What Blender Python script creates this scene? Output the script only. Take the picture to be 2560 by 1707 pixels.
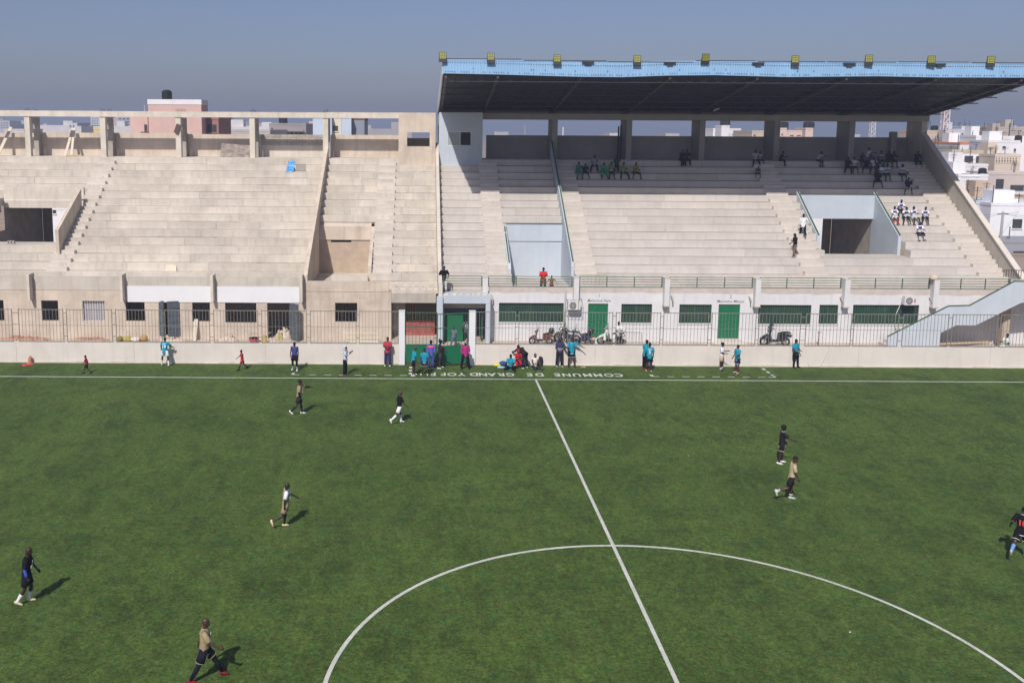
import bpy, bmesh, math, random
from mathutils import Vector, Matrix
R = math.radians
random.seed(7)
for o in list(bpy.data.objects): bpy.data.objects.remove(o)
SC = bpy.context.scene
COL = SC.collection
# ------------------------------------------------------------------ camera
W, H = 2560.0, 1707.0                    # photograph's pixel grid, used to place things
F, PITCH, YAW, ROLL, CX, CY = 2377.33, 0.1417413, 0.00053443, 0.00579206, 1047.45, 664.24
CAM = Vector((-6.7637, -21.9235, 14.1301))
_r0 = Vector((math.cos(YAW), -math.sin(YAW), 0))
_f = Vector((math.sin(YAW) * math.cos(PITCH), math.cos(YAW) * math.cos(PITCH), -math.sin(PITCH)))
_u0 = _r0.cross(_f)
_r = _r0 * math.cos(ROLL) + _u0 * math.sin(ROLL)
_u = _u0 * math.cos(ROLL) - _r0 * math.sin(ROLL)
cd = bpy.data.cameras.new('camera'); cam = bpy.data.objects.new('camera', cd); COL.objects.link(cam)
m3 = Matrix((_r, _u, -_f)).transposed()
cam.matrix_world = Matrix.Translation(CAM) @ m3.to_4x4()
cd.sensor_width = 36; cd.lens = F / W * 36
cd.shift_x = (W / 2 - CX) / W; cd.shift_y = (CY - H / 2) / W
cd.clip_start = .5; cd.clip_end = 9000
SC.camera = cam
def at(px, py, X=None, Y=None, Z=None):
    """pixel direction met with a known plane"""
    d = _f + _r * ((px - CX) / F) - _u * ((py - CY) / F)
    t = (X - CAM.x) / d.x if X is not None else (Y - CAM.y) / d.y if Y is not None else (Z - CAM.z) / d.z
    return CAM + d * t
# ------------------------------------------------------------------ sky, sun, exposure
SUN_EL, SUN_AZ = R(45.5), R(18)          # light travels towards +Y, a little towards +X
wd = bpy.data.worlds.new('World'); SC.world = wd; wd.use_nodes = True
wn = wd.node_tree.nodes; wl = wd.node_tree.links
bg = wn['Background']
sky = wn.new('ShaderNodeTexSky'); sky.sky_type = 'NISHITA'; sky.sun_disc = False
sky.sun_elevation = SUN_EL; sky.sun_rotation = R(180) + SUN_AZ
sky.altitude = 0; sky.air_density = 1.0; sky.dust_density = 1.7; sky.ozone_density = 6.0
tn = wn.new('ShaderNodeMix'); tn.data_type = 'RGBA'; tn.blend_type = 'MULTIPLY'; tn.inputs[0].default_value = 1
tn.inputs[7].default_value = (1.03, .885, .955, 1)          # white balance of the whole sky
wl.new(sky.outputs[0], tn.inputs[6]); wl.new(tn.outputs[2], bg.inputs[0]); bg.inputs[1].default_value = 0.095
sd = bpy.data.lights.new('sun', 'SUN'); sun = bpy.data.objects.new('sun', sd); COL.objects.link(sun)
sd.energy = 5.0; sd.angle = R(0.6); sd.color = (1.0, 0.95, 0.895)
sdir = Vector((math.sin(SUN_AZ) * math.cos(SUN_EL), math.cos(SUN_AZ) * math.cos(SUN_EL), -math.sin(SUN_EL)))
sun.rotation_euler = sdir.to_track_quat('-Z', 'Y').to_euler(); sun.location = (-20, -60, 80)
SC.view_settings.view_transform = 'Standard'; SC.view_settings.look = 'None'
SC.view_settings.exposure = -0.12; SC.view_settings.gamma = 1
SC.render.engine = 'CYCLES'
# ------------------------------------------------------------------ helpers
def tag(o, label=None, cat=None, group=None, kind=None):
    if label: o['label'] = label
    if cat: o['category'] = cat
    if group: o['group'] = group
    if kind: o['kind'] = kind
    return o
def empty(name, loc=(0, 0, 0), rz=0.0):
    o = bpy.data.objects.new(name, None); COL.objects.link(o); o.location = loc; o.rotation_euler[2] = rz
    o.empty_display_size = .2
    return o
def link(name, me, parent=None, loc=None, rot=None):
    o = bpy.data.objects.new(name, me); COL.objects.link(o)
    if parent is not None: o.parent = parent
    if loc is not None: o.location = loc
    if rot is not None: o.rotation_euler = rot
    return o
class MB:
    def __init__(s): s.v = []; s.f = []; s.mi = []; s.cur = 0
    def face(s, *idx): s.f.append(tuple(idx)); s.mi.append(s.cur)
    def box(s, x0, x1, y0, y1, z0, z1):
        n = len(s.v)
        s.v += [(x, y, z) for z in (z0, z1) for y in (y0, y1) for x in (x0, x1)]
        for q in ((0, 2, 3, 1), (4, 5, 7, 6), (0, 1, 5, 4), (2, 6, 7, 3), (0, 4, 6, 2), (1, 3, 7, 5)): s.face(*[n + i for i in q])
        return s
    def prism(s, poly, a0, a1, axis='x'):
        """polygon (2d) pushed along an axis: x -> poly is (y,z); y -> (x,z); z -> (x,y)"""
        n = len(s.v); k = len(poly)
        for a in (a0, a1):
            for p, q in poly:
                s.v.append((a, p, q) if axis == 'x' else (p, a, q) if axis == 'y' else (p, q, a))
        s.face(*[n + i for i in range(k)][::-1]); s.face(*[n + k + i for i in range(k)])
        for i in range(k):
            j = (i + 1) % k; s.face(n + i, n + j, n + k + j, n + k + i)
        return s
    def bar(s, p, q, w, h=None, up=(0, 0, 1)):
        p, q = Vector(p), Vector(q); h = h or w
        d = (q - p).normalized(); u = Vector(up)
        if abs(d.dot(u)) > .98: u = Vector((0, 1, 0))
        a = d.cross(u).normalized() * (w / 2); b = a.cross(d).normalized() * (h / 2)
        n = len(s.v)
        for c in (p, q):
            for sa, sb in ((-1, -1), (1, -1), (1, 1), (-1, 1)): s.v.append(tuple(c + a * sa + b * sb))
        for k in ((3, 2, 1, 0), (4, 5, 6, 7), (0, 1, 5, 4), (1, 2, 6, 5), (2, 3, 7, 6), (3, 0, 4, 7)): s.face(*[n + i for i in k])
        return s
    def tube(s, pts, rad, n=10, ref=(0, 1, 0), cap=True, wob=0, rnd=None):
        """rings along pts; rad: number or (across ref-normal, along ref)"""
        pts = [Vector(p) for p in pts]; base = len(s.v)
        for i, p in enumerate(pts):
            d = (pts[min(i + 1, len(pts) - 1)] - pts[max(i - 1, 0)])
            d = d.normalized() if d.length > 1e-6 else Vector((0, 0, 1))
            u = Vector(ref)
            if abs(d.dot(u)) > .95: u = Vector((0, 0, 1)) if abs(d.z) < .9 else Vector((1, 0, 0))
            a = u.cross(d).normalized(); b = d.cross(a).normalized()
            r = rad[i] if isinstance(rad, (list, tuple)) else rad
            ra, rb = r if isinstance(r, (list, tuple)) else (r, r)
            for k in range(n):
                t = 2 * math.pi * k / n
                w = 1 + (rnd.uniform(-wob, wob) if rnd else 0)
                s.v.append(tuple(p + a * (math.cos(t) * ra * w) + b * (math.sin(t) * rb * w)))
        for i in range(len(pts) - 1):
            for k in range(n):
                k2 = (k + 1) % n
                s.face(base + i * n + k, base + i * n + k2, base + (i + 1) * n + k2, base + (i + 1) * n + k)
        if cap:
            s.face(*[base + k for k in range(n)][::-1]); e = base + (len(pts) - 1) * n
            s.face(*[e + k for k in range(n)])
        return s
    def ball(s, c, r, n=10, m=7):
        rx, ry, rz = r if isinstance(r, (list, tuple)) else (r, r, r)
        c = Vector(c); pts = []; rad = []
        base = len(s.v)
        for i in range(1, m):
            t = math.pi * i / m
            for k in range(n):
                p = 2 * math.pi * k / n
                s.v.append((c.x + rx * math.sin(t) * math.cos(p), c.y + ry * math.sin(t) * math.sin(p), c.z - rz * math.cos(t)))
        b0 = len(s.v); s.v.append((c.x, c.y, c.z - rz)); s.v.append((c.x, c.y, c.z + rz))
        for i in range(m - 2):
            for k in range(n):
                k2 = (k + 1) % n
                s.face(base + i * n + k, base + i * n + k2, base + (i + 1) * n + k2, base + (i + 1) * n + k)
        for k in range(n):
            k2 = (k + 1) % n
            s.face(b0, base + k2, base + k); e = base + (m - 2) * n
            s.face(b0 + 1, e + k, e + k2)
        return s
    def wheel(s, c, r, tr, n=20, m=8):
        """torus in the local XZ plane"""
        base = len(s.v)
        for i in range(n):
            a = 2 * math.pi * i / n
            for k in range(m):
                b = 2 * math.pi * k / m; rr = r + tr * math.cos(b)
                s.v.append((c[0] + rr * math.cos(a), c[1] + tr * math.sin(b), c[2] + rr * math.sin(a)))
        for i in range(n):
            for k in range(m):
                i2 = (i + 1) % n; k2 = (k + 1) % m
                s.face(base + i * m + k, base + i2 * m + k, base + i2 * m + k2, base + i * m + k2)
        return s
    def mesh(s, name, mats, smooth=False):
        me = bpy.data.meshes.new(name); me.from_pydata(s.v, [], s.f)
        for m in (mats if isinstance(mats, (list, tuple)) else [mats]): me.materials.append(m)
        if any(s.mi): me.polygons.foreach_set('material_index', s.mi)
        if smooth: me.polygons.foreach_set('use_smooth', [True] * len(s.f))
        me.update(); return me
    def build(s, name, mat, parent=None, loc=None, rot=None, smooth=False):
        return link(name, s.mesh(name, mat, smooth), parent, loc, rot)
def holed(name, mat, parent, x0, x1, z0, z1, y0, y1, holes):
    """a wall in the XZ plane with real openings; holes: (x0,x1,z0,z1)"""
    xs = sorted(set([x0, x1] + [min(max(v, x0), x1) for h in holes for v in h[:2]]))
    zs = sorted(set([z0, z1] + [min(max(v, z0), z1) for h in holes for v in h[2:]]))
    def solid(i, j):
        if i < 0 or j < 0 or i >= len(xs) - 1 or j >= len(zs) - 1: return False
        cx, cz = (xs[i] + xs[i + 1]) / 2, (zs[j] + zs[j + 1]) / 2
        return not any(h[0] < cx < h[1] and h[2] < cz < h[3] for h in holes)
    mb = MB()
    def q(*p):
        n = len(mb.v); mb.v += p; mb.face(n, n + 1, n + 2, n + 3)
    for i in range(len(xs) - 1):
        for j in range(len(zs) - 1):
            if not solid(i, j): continue
            a, b, c, d = xs[i], xs[i + 1], zs[j], zs[j + 1]
            q((a, y0, c), (b, y0, c), (b, y0, d), (a, y0, d)); q((b, y1, c), (a, y1, c), (a, y1, d), (b, y1, d))
            if not solid(i - 1, j): q((a, y1, c), (a, y0, c), (a, y0, d), (a, y1, d))
            if not solid(i + 1, j): q((b, y0, c), (b, y1, c), (b, y1, d), (b, y0, d))
            if not solid(i, j - 1): q((a, y1, c), (b, y1, c), (b, y0, c), (a, y0, c))
            if not solid(i, j + 1): q((a, y0, d), (b, y0, d), (b, y1, d), (a, y1, d))
    return mb.build(name, mat, parent)
def text_mesh(body, size, mat, bold=0.0, ext=0.0, align='CENTER'):
    cu = bpy.data.curves.new('txt', 'FONT'); cu.body = body; cu.size = size; cu.align_x = align; cu.align_y = 'CENTER'
    cu.offset = bold; cu.extrude = ext; cu.resolution_u = 3
    o = bpy.data.objects.new('txt', cu); COL.objects.link(o)
    me = bpy.data.meshes.new_from_object(o.evaluated_get(bpy.context.evaluated_depsgraph_get()))
    bpy.data.objects.remove(o); bpy.data.curves.remove(cu)
    me.materials.clear(); me.materials.append(mat); me.name = 'lettering'
    return me
# ------------------------------------------------------------------ materials
_M = {}
def mat(name, c, rough=.8, var=.12, scale=3.0, bump=0.0, bscale=40.0, metal=0.0, rnd=0.0, spec=.3, streak=0.0, tint=None, stretch=(1, 1, 1), sheen=0.0, blotch=0.0):
    if name in _M: return _M[name]
    m = bpy.data.materials.new(name); m.use_nodes = True; nt = m.node_tree; N = nt.nodes; L = nt.links
    b = N['Principled BSDF']
    b.inputs['Roughness'].default_value = rough; b.inputs['Metallic'].default_value = metal
    b.inputs['Specular IOR Level'].default_value = spec
    geo = N.new('ShaderNodeNewGeometry')
    mp = N.new('ShaderNodeMapping'); L.new(geo.outputs['Position'], mp.inputs[0]); mp.inputs['Scale'].default_value = stretch
    n1 = N.new('ShaderNodeTexNoise'); n1.inputs['Scale'].default_value = scale; n1.inputs['Detail'].default_value = 6; n1.inputs['Roughness'].default_value = .62
    L.new(mp.outputs[0], n1.inputs['Vector'])
    rp = N.new('ShaderNodeMapRange'); rp.inputs[1].default_value = .3; rp.inputs[2].default_value = .7
    L.new(n1.outputs[0], rp.inputs[0])
    mx = N.new('ShaderNodeMix'); mx.data_type = 'RGBA'
    lo = tuple(max(0, x * (1 - var)) for x in c); hi = tuple(min(.95, x * (1 + var)) for x in c)
    if tint: hi = tint
    mx.inputs[6].default_value = (*lo, 1); mx.inputs[7].default_value = (*hi, 1)
    L.new(rp.outputs[0], mx.inputs[0]); out = mx.outputs[2]
    if streak:
        mp2 = N.new('ShaderNodeMapping'); mp2.inputs['Scale'].default_value = (2.2, 2.2, .22); L.new(geo.outputs['Position'], mp2.inputs[0])
        n2 = N.new('ShaderNodeTexNoise'); n2.inputs['Scale'].default_value = 1.6; n2.inputs['Detail'].default_value = 5; L.new(mp2.outputs[0], n2.inputs['Vector'])
        r2 = N.new('ShaderNodeMapRange'); r2.inputs[1].default_value = .48; r2.inputs[2].default_value = .75; L.new(n2.outputs[0], r2.inputs[0])
        mu = N.new('ShaderNodeMath'); mu.operation = 'MULTIPLY'; mu.inputs[1].default_value = streak; L.new(r2.outputs[0], mu.inputs[0])
        m2 = N.new('ShaderNodeMix'); m2.data_type = 'RGBA'; L.new(mu.outputs[0], m2.inputs[0]); L.new(out, m2.inputs[6])
        m2.inputs[7].default_value = (c[0] * .55, c[1] * .53, c[2] * .5, 1); out = m2.outputs[2]
    if blotch:
        n4 = N.new('ShaderNodeTexNoise'); n4.inputs['Scale'].default_value = .42; n4.inputs['Detail'].default_value = 9; n4.inputs['Roughness'].default_value = .68; n4.inputs['Distortion'].default_value = .6; L.new(geo.outputs['Position'], n4.inputs['Vector'])
        r4 = N.new('ShaderNodeMapRange'); r4.inputs[1].default_value = .50; r4.inputs[2].default_value = .66; r4.inputs[4].default_value = blotch; L.new(n4.outputs[0], r4.inputs[0])
        m4 = N.new('ShaderNodeMix'); m4.data_type = 'RGBA'; L.new(r4.outputs[0], m4.inputs[0]); L.new(out, m4.inputs[6]); m4.inputs[7].default_value = (c[0] * .62, c[1] * .60, c[2] * .58, 1); out = m4.outputs[2]
    if rnd:
        oi = N.new('ShaderNodeObjectInfo'); r3 = N.new('ShaderNodeMapRange'); r3.inputs[3].default_value = 1 - rnd; r3.inputs[4].default_value = 1 + rnd * .6
        L.new(oi.outputs['Random'], r3.inputs[0])
        hs = N.new('ShaderNodeHueSaturation'); L.new(r3.outputs[0], hs.inputs['Value']); L.new(out, hs.inputs['Color']); out = hs.outputs[0]
    L.new(out, b.inputs['Base Color'])
    if sheen:
        b.inputs['Sheen Weight'].default_value = sheen; b.inputs['Sheen Roughness'].default_value = .5
    if bump:
        n3 = N.new('ShaderNodeTexNoise'); n3.inputs['Scale'].default_value = bscale; n3.inputs['Detail'].default_value = 4; L.new(geo.outputs['Position'], n3.inputs['Vector'])
        bp = N.new('ShaderNodeBump'); bp.inputs['Strength'].default_value = bump; bp.inputs['Distance'].default_value = .02
        L.new(n3.outputs[0], bp.inputs['Height']); L.new(bp.outputs[0], b.inputs['Normal'])
    _M[name] = m; return m
def paint_edge(name, low, high, z, amp, rough=.8):
    """paint that stops at a ragged height z (raw plaster above it)"""
    m = mat(name, low, rough, .05, 2.0, .15, 30, streak=.22, blotch=.08); N = m.node_tree.nodes; L = m.node_tree.links; b = N['Principled BSDF']
    src = b.inputs['Base Color'].links[0].from_socket
    geo = N.new('ShaderNodeNewGeometry'); sx = N.new('ShaderNodeSeparateXYZ'); L.new(geo.outputs['Position'], sx.inputs[0])
    no = N.new('ShaderNodeTexNoise'); no.inputs['Scale'].default_value = .9; no.inputs['Detail'].default_value = 5; L.new(geo.outputs['Position'], no.inputs['Vector'])
    mu = N.new('ShaderNodeMath'); mu.operation = 'MULTIPLY_ADD'; mu.inputs[1].default_value = amp; L.new(no.outputs[0], mu.inputs[0]); L.new(sx.outputs[2], mu.inputs[2])
    gt = N.new('ShaderNodeMapRange'); gt.inputs[1].default_value = z + amp * .5; gt.inputs[2].default_value = z + amp * .5 + .03; L.new(mu.outputs[0], gt.inputs[0])
    n2 = N.new('ShaderNodeTexNoise'); n2.inputs['Scale'].default_value = 2.5; n2.inputs['Detail'].default_value = 6; L.new(geo.outputs['Position'], n2.inputs['Vector'])
    hc = N.new('ShaderNodeMix'); hc.data_type = 'RGBA'; L.new(n2.outputs[0], hc.inputs[0])
    hc.inputs[6].default_value = (*[x * .75 for x in high], 1); hc.inputs[7].default_value = (*[x * 1.2 for x in high], 1)
    mx = N.new('ShaderNodeMix'); mx.data_type = 'RGBA'; L.new(gt.outputs[0], mx.inputs[0]); L.new(src, mx.inputs[6]); L.new(hc.outputs[2], mx.inputs[7])
    L.new(mx.outputs[2], b.inputs['Base Color']); return m
def turf():
    m = bpy.data.materials.new('artificial_turf'); m.use_nodes = True; N = m.node_tree.nodes; L = m.node_tree.links; b = N['Principled BSDF']
    b.inputs['Roughness'].default_value = .9; b.inputs['Specular IOR Level'].default_value = .12
    b.inputs['Sheen Weight'].default_value = .08; b.inputs['Sheen Roughness'].default_value = .40; b.inputs['Sheen Tint'].default_value = (.75, .9, .5, 1)
    geo = N.new('ShaderNodeNewGeometry')
    def noise(sc, det, rough, stretch=(1, 1, 1)):
        mp = N.new('ShaderNodeMapping'); mp.inputs['Scale'].default_value = stretch; L.new(geo.outputs['Position'], mp.inputs[0])
        n = N.new('ShaderNodeTexNoise'); n.inputs['Scale'].default_value = sc; n.inputs['Detail'].default_value = det; n.inputs['Roughness'].default_value = rough
        L.new(mp.outputs[0], n.inputs['Vector']); return n.outputs[0]
    big = noise(.30, 6, .6, (1.2, .8, 1)); mid = noise(1.5, 7, .68, (1.35, .75, 1)); fine = noise(9, 6, .8); brown = noise(2.6, 8, .75, (1.3, .8, 1)); bl = noise(32, 4, .8)
    def ramp(src, a, b_, c0, c1):
        r = N.new('ShaderNodeMapRange'); r.inputs[1].default_value = a; r.inputs[2].default_value = b_; r.inputs[3].default_value = c0; r.inputs[4].default_value = c1
        L.new(src, r.inputs[0]); return r.outputs[0]
    def mixc(fac, a, b_):
        x = N.new('ShaderNodeMix'); x.data_type = 'RGBA'; L.new(fac, x.inputs[0])
        for i, v in ((6, a), (7, b_)):
            if isinstance(v, tuple): x.inputs[i].default_value = (*v, 1)
            else: L.new(v, x.inputs[i])
        return x.outputs[2]
    patch = noise(.75, 8, .68, (1.2, .8, 1)); blue = noise(1.2, 6, .62, (1.2, .85, 1)); band = noise(.22, 3, .5, (.12, 1.6, 1)); g2 = noise(3.6, 6, .8)
    c = mixc(ramp(big, .38, .62, 0, 1), (.029, .058, .0095), (.058, .100, .0175))
    c = mixc(ramp(band, .40, .62, 0, .5), c, (.060, .098, .019))
    c = mixc(ramp(mid, .44, .68, 0, .7), c, (.076, .120, .024))
    c = mixc(ramp(patch, .50, .66, 0, .7), c, (.024, .045, .009))
    c = mixc(ramp(blue, .54, .70, 0, .55), c, (.024, .074, .022))
    c = mixc(ramp(brown, .52, .68, 0, .7), c, (.066, .055, .016))
    def mulv(c, v):
        x = N.new('ShaderNodeHueSaturation'); L.new(v, x.inputs['Value']); L.new(c, x.inputs['Color']); return x.outputs[0]
    c = mulv(c, ramp(g2, .34, .66, .62, 1.45)); c = mulv(c, ramp(fine, .33, .67, .35, 1.75)); c = mulv(c, ramp(bl, .33, .67, .45, 1.6))
    L.new(c, b.inputs['Base Color'])
    bp = N.new('ShaderNodeBump'); bp.inputs['Strength'].default_value = .7; bp.inputs['Distance'].default_value = .03
    L.new(bl, bp.inputs['Height']); L.new(bp.outputs[0], b.inputs['Normal'])
    return m
TURF = turf()
LINE = mat('line_white', (.56, .57, .51), .9, .14, 6, .3, 60)
def worn(m):
    N = m.node_tree.nodes; L = m.node_tree.links; b = N['Principled BSDF']; src = b.inputs['Base Color'].links[0].from_socket
    geo = N.new('ShaderNodeNewGeometry'); no = N.new('ShaderNodeTexNoise'); no.inputs['Scale'].default_value = 26; no.inputs['Detail'].default_value = 5; no.inputs['Roughness'].default_value = .8; L.new(geo.outputs['Position'], no.inputs['Vector'])
    n2 = N.new('ShaderNodeTexNoise'); n2.inputs['Scale'].default_value = .8; L.new(geo.outputs['Position'], n2.inputs['Vector'])
    ad = N.new('ShaderNodeMath'); ad.operation = 'MULTIPLY_ADD'; ad.inputs[1].default_value = .35; L.new(n2.outputs[0], ad.inputs[0]); L.new(no.outputs[0], ad.inputs[2])
    r = N.new('ShaderNodeMapRange'); r.inputs[1].default_value = .66; r.inputs[2].default_value = .9; r.inputs[4].default_value = .8; L.new(ad.outputs[0], r.inputs[0])
    x = N.new('ShaderNodeMix'); x.data_type = 'RGBA'; L.new(r.outputs[0], x.inputs[0]); L.new(src, x.inputs[6]); x.inputs[7].default_value = (.10, .13, .05, 1); L.new(x.outputs[2], b.inputs['Base Color'])
worn(LINE)
RAW = mat('raw_concrete', (.56, .51, .435), .9, .12, .55, .25, 25, rnd=.11, streak=.34, blotch=.34)
RAWP = mat('raw_plaster', (.57, .485, .395), .9, .14, .7, .25, 25, rnd=.04, streak=.40, blotch=.45)
RAWB = mat('brown_plaster', (.44, .35, .265), .9, .15, 1.2, .3, 25)
RAWG = mat('grey_concrete', (.40, .36, .31), .9, .18, 1.2, .25, 25, rnd=.08, streak=.3)
BEAM = mat('beam_concrete', (.62, .56, .475), .9, .10, 1.2, .2, 25, rnd=.05, streak=.35, blotch=.3)
DECK = mat('terrace_concrete', (.54, .50, .455), .85, .06, .6, .15, 30, rnd=.08, streak=.22, blotch=.22)
STEP = mat('step_concrete', (.58, .53, .465), .85, .07, 1.0, .15, 30, rnd=.06, streak=.1)
RAKER = mat('raker_plaster', (.47, .43, .375), .85, .1, .8, .2, 25, streak=.2)
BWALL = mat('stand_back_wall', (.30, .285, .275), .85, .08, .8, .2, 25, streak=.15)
BLUE = mat('blue_grey_paint', (.475, .525, .575), .7, .05, 1.0, .1, 25, streak=.12)
WHITE = mat('white_paint', (.62, .61, .60), .75, .04, 1.5, .1, 25, streak=.08)
WHITEB = mat('bright_white_paint', (.70, .70, .705), .75, .03, 1.5, .1, 25)
WALLW = paint_edge('facade_white', (.63, .625, .625), (.52, .46, .41), 3.60, .34)
PERIM = mat('perimeter_wall_paint', (.65, .595, .535), .8, .05, .8, .2, 20, streak=.16, blotch=.14)
GREEN = mat('green_paint', (.008, .135, .060), .45, .08, 2, .05, 20, spec=.4)
DGREEN = mat('dark_green_rail', (.055, .105, .055), .5, .1, 4, spec=.4)
FENCE = mat('fence_steel', (.21, .20, .165), .55, .2, 6, spec=.4)
RED = mat('red_gate_paint', (.26, .04, .04), .6, .2, 3, .1, 20, streak=.35, tint=(.40, .15, .13))
DARK = mat('dark_steel', (.035, .035, .037), .5, .2, 4, spec=.4)
BLACK = mat('black_rubber', (.012, .012, .013), .6, .2, 4)
SHEETD = mat('door_sheet_grey', (.085, .10, .115), .5, .2, 3, .05, 20, streak=.2)
FASC = mat('fascia_blue', (.255, .44, .66), .5, .05, 2, .03, 20, rnd=.06, spec=.4)
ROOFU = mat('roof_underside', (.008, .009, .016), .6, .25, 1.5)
STEELR = mat('rafter_steel', (.055, .045, .045), .55, .2, 2, spec=.4)
YEL = mat('lamp_lens_yellow', (.40, .41, .07), .3, .1, 30, spec=.5)
GLASS = mat('window_glass', (.10, .13, .14), .12, .1, 2, spec=.6)
GLASSG = mat('green_glass', (.030, .062, .050), .2, .35, 1.3, spec=.5)
SOIL = mat('sandy_ground', (.34, .26, .19), .95, .2, .6, .4, 8)
RUBB = mat('rubble_sand', (.50, .42, .34), .95, .25, 5, .5, 15)
APRON = mat('apron_concrete', (.45, .39, .325), .92, .16, 1.2, .3, 15)
WOOD = mat('plank_wood', (.50, .37, .24), .85, .2, 4)
TYRE = BLACK
CHROME = mat('chrome', (.55, .55, .56), .25, .1, 5, metal=.9)
def flat(c, rough=.75, **k):
    return mat('paint_%02x%02x%02x_%d' % (*[int(255 * x) for x in c], int(rough * 10)), c, rough, .06, 2.5, **k)
# ------------------------------------------------------------------ the ground and the pitch
g = MB(); g.v = [(-4000, -600, -.06), (4000, -600, -.06), (4000, 5000, -.06), (-4000, 5000, -.06)]; g.face(0, 1, 2, 3)
tag(g.build('ground', SOIL), 'sandy town ground around and behind the stadium', kind='structure')
g = MB(); g.v = [(-60, -33, 0), (60, -33, 0), (60, 34.5, 0), (-60, 34.5, 0)]; g.face(0, 1, 2, 3)
tag(g.build('pitch', TURF), 'green artificial turf football pitch', kind='structure')
TY = 31.19; ZL = .004
def sheet(name, x0, x1, y0, y1, parent=None, z=ZL, label=None):
    g = MB(); n = max(1, int((x1 - x0) / 3)) ; k = max(1, int((y1 - y0) / 3))
    g.v = [(x0 + (x1 - x0) * i / n, y0 + (y1 - y0) * j / k, z) for j in range(k + 1) for i in range(n + 1)]
    for j in range(k):
        for i in range(n): a = j * (n + 1) + i; g.face(a, a + 1, a + n + 2, a + n + 1)
    o = g.build(name, LINE, parent)
    if label: tag(o, label, kind='structure')
    return o
sheet('touchline', -50, 50, TY - .06, TY + .06, label='long white touchline below the perimeter wall')
sheet('halfway_line', -.06, .06, -31, TY - .06, label='white halfway line running up to the touchline')
g = MB(); n = 160
for i in range(n):
    a = 2 * math.pi * i / n
    for r in (9.09, 9.21): g.v.append((r * math.cos(a), r * math.sin(a), ZL * 2))
for i in range(n): j = (i + 1) % n; g.face(2 * i, 2 * i + 1, 2 * j + 1, 2 * j)
tag(g.build('centre_circle', LINE), 'white centre circle cut by the halfway line', kind='structure')
# dashed technical areas
def dashes(name, label, x0, x1, step, yl, corner_x, side_x, out):
    e = empty(name, (0, 0, 0)); tag(e, label, kind='structure')
    x = x0
    while x < x1 - .2: sheet('dash', x, x + .42, yl - .045, yl + .045, e); x += step
    for cx, s in corner_x:
        sheet('corner_mark', min(cx, cx + s * .4), max(cx, cx + s * .4), yl - .045, yl + .045, e, ZL * 2)
        m = MB(); m.v = [(cx - .09, yl + .05, ZL), (cx + .09, yl + .05, ZL), (cx + .09, yl + .42, ZL), (cx - .09, yl + .42, ZL)]; m.face(0, 1, 2, 3); m.build('corner_mark', LINE, e)
    for sx in side_x:
        for k in range(3): sheet('dash', sx - .09, sx + .09, yl + .25 + k * .72, yl + .62 + k * .72, e)
dashes('technical_area_line', 'dashed white technical area on the turf left of the lettering', -13.1, -7.4, .88, 31.93, ((-14.05, 1),), (-7.2,), 0)
dashes('technical_area_line', 'dashed white technical area on the turf right of the lettering', 7.75, 13.6, .88, 31.98, ((6.9, 1), (14.05, -1)), (14.05,), 0)
LET = zip('COMMUNEDEGRANDYOFF', (1547, 1522, 1495, 1469, 1442, 1416.6, 1394, 1349, 1325, 1276, 1254, 1230, 1207.6, 1185.5, 1154.5, 1130, 1109, 1084))
le = empty('pitch_lettering', (0, 0, 0)); tag(le, 'white upside-down lettering painted on the turf by the touchline', kind='structure')
_lm = {}
for ch, px in LET:
    p = at(px, 938, Z=0)
    if ch not in _lm: _lm[ch] = text_mesh(ch, .86, LINE, bold=.022)
    o = link('letter', _lm[ch], le, (p.x, 32.28, ZL), (0, 0, math.pi)); o.scale = (.82, 1.12, 1)
# ------------------------------------------------------------------ apron behind the perimeter wall
a = MB(); a.box(-60, 60, 34.72, 60, -.05, .40)
tag(a.build('apron', APRON), 'dusty concrete apron between the perimeter wall and the stands', kind='structure')
# perimeter wall + steel fence on it
YW = 34.5
def pwall(label, x0, x1, joints):
    e = empty('perimeter_wall', ((x0 + x1) / 2, YW, 0)); tag(e, label, 'wall')
    xs = [x0] + joints + [x1]
    for a0, a1 in zip(xs, xs[1:]):
        m = MB(); m.box(a0 + .006, a1 - .006, YW, YW + .2, -.02, 1.25 + random.uniform(-.006, .006)); o = m.build('wall_panel', PERIM); o.parent = e; o.matrix_parent_inverse = Matrix.Translation(-Vector(e.location))
    m = MB(); x = x0
    while x < x1:                     # rough mortar footing along the turf
        w = random.uniform(.5, 1.6); m.box(x, min(x + w, x1), YW - random.uniform(.015, .05), YW + .05, -.02, random.uniform(.03, .13)); x += w
    o = m.build('mortar_footing', BEAM); o.parent = e; o.matrix_parent_inverse = Matrix.Translation(-Vector(e.location)); o['kind'] = 'stuff'
    return e
pwall('long cream perimeter wall beside the pitch, left of the gate', -48, -7.93, [-42, -31.15, -24, -16])
pwall('long cream perimeter wall beside the pitch, right of the gate', -3.28, 45, [4, 12, 20, 28, 37])
for x0, x1, lab in ((-7.92, -7.57, 'white square gate post beside the red shirted man'), (-3.68, -3.30, 'white square gate post beside the open green leaf')):
    m = MB(); m.box(x0, x1, YW - .08, YW + .26, -.02, 3.30)
    e = empty('gate_post', ((x0 + x1) / 2, YW, 0)); tag(e, lab, 'post', 'white gate posts')
    o = m.build('shaft', WHITEB, e, (-e.location.x, -e.location.y, 0))
    m = MB(); m.box(x0 - .012, x1 + .012, YW - .092, YW + .272, 3.30, 3.34); m.build('cap', WHITE, e, (-e.location.x, -e.location.y, 0))
ZB, ZT = 1.30, 3.28
_bar = MB(); _bar.box(-.0095, .0095, -.0095, .0095, ZB, ZT); _bar = _bar.mesh('bar', FENCE)
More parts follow.
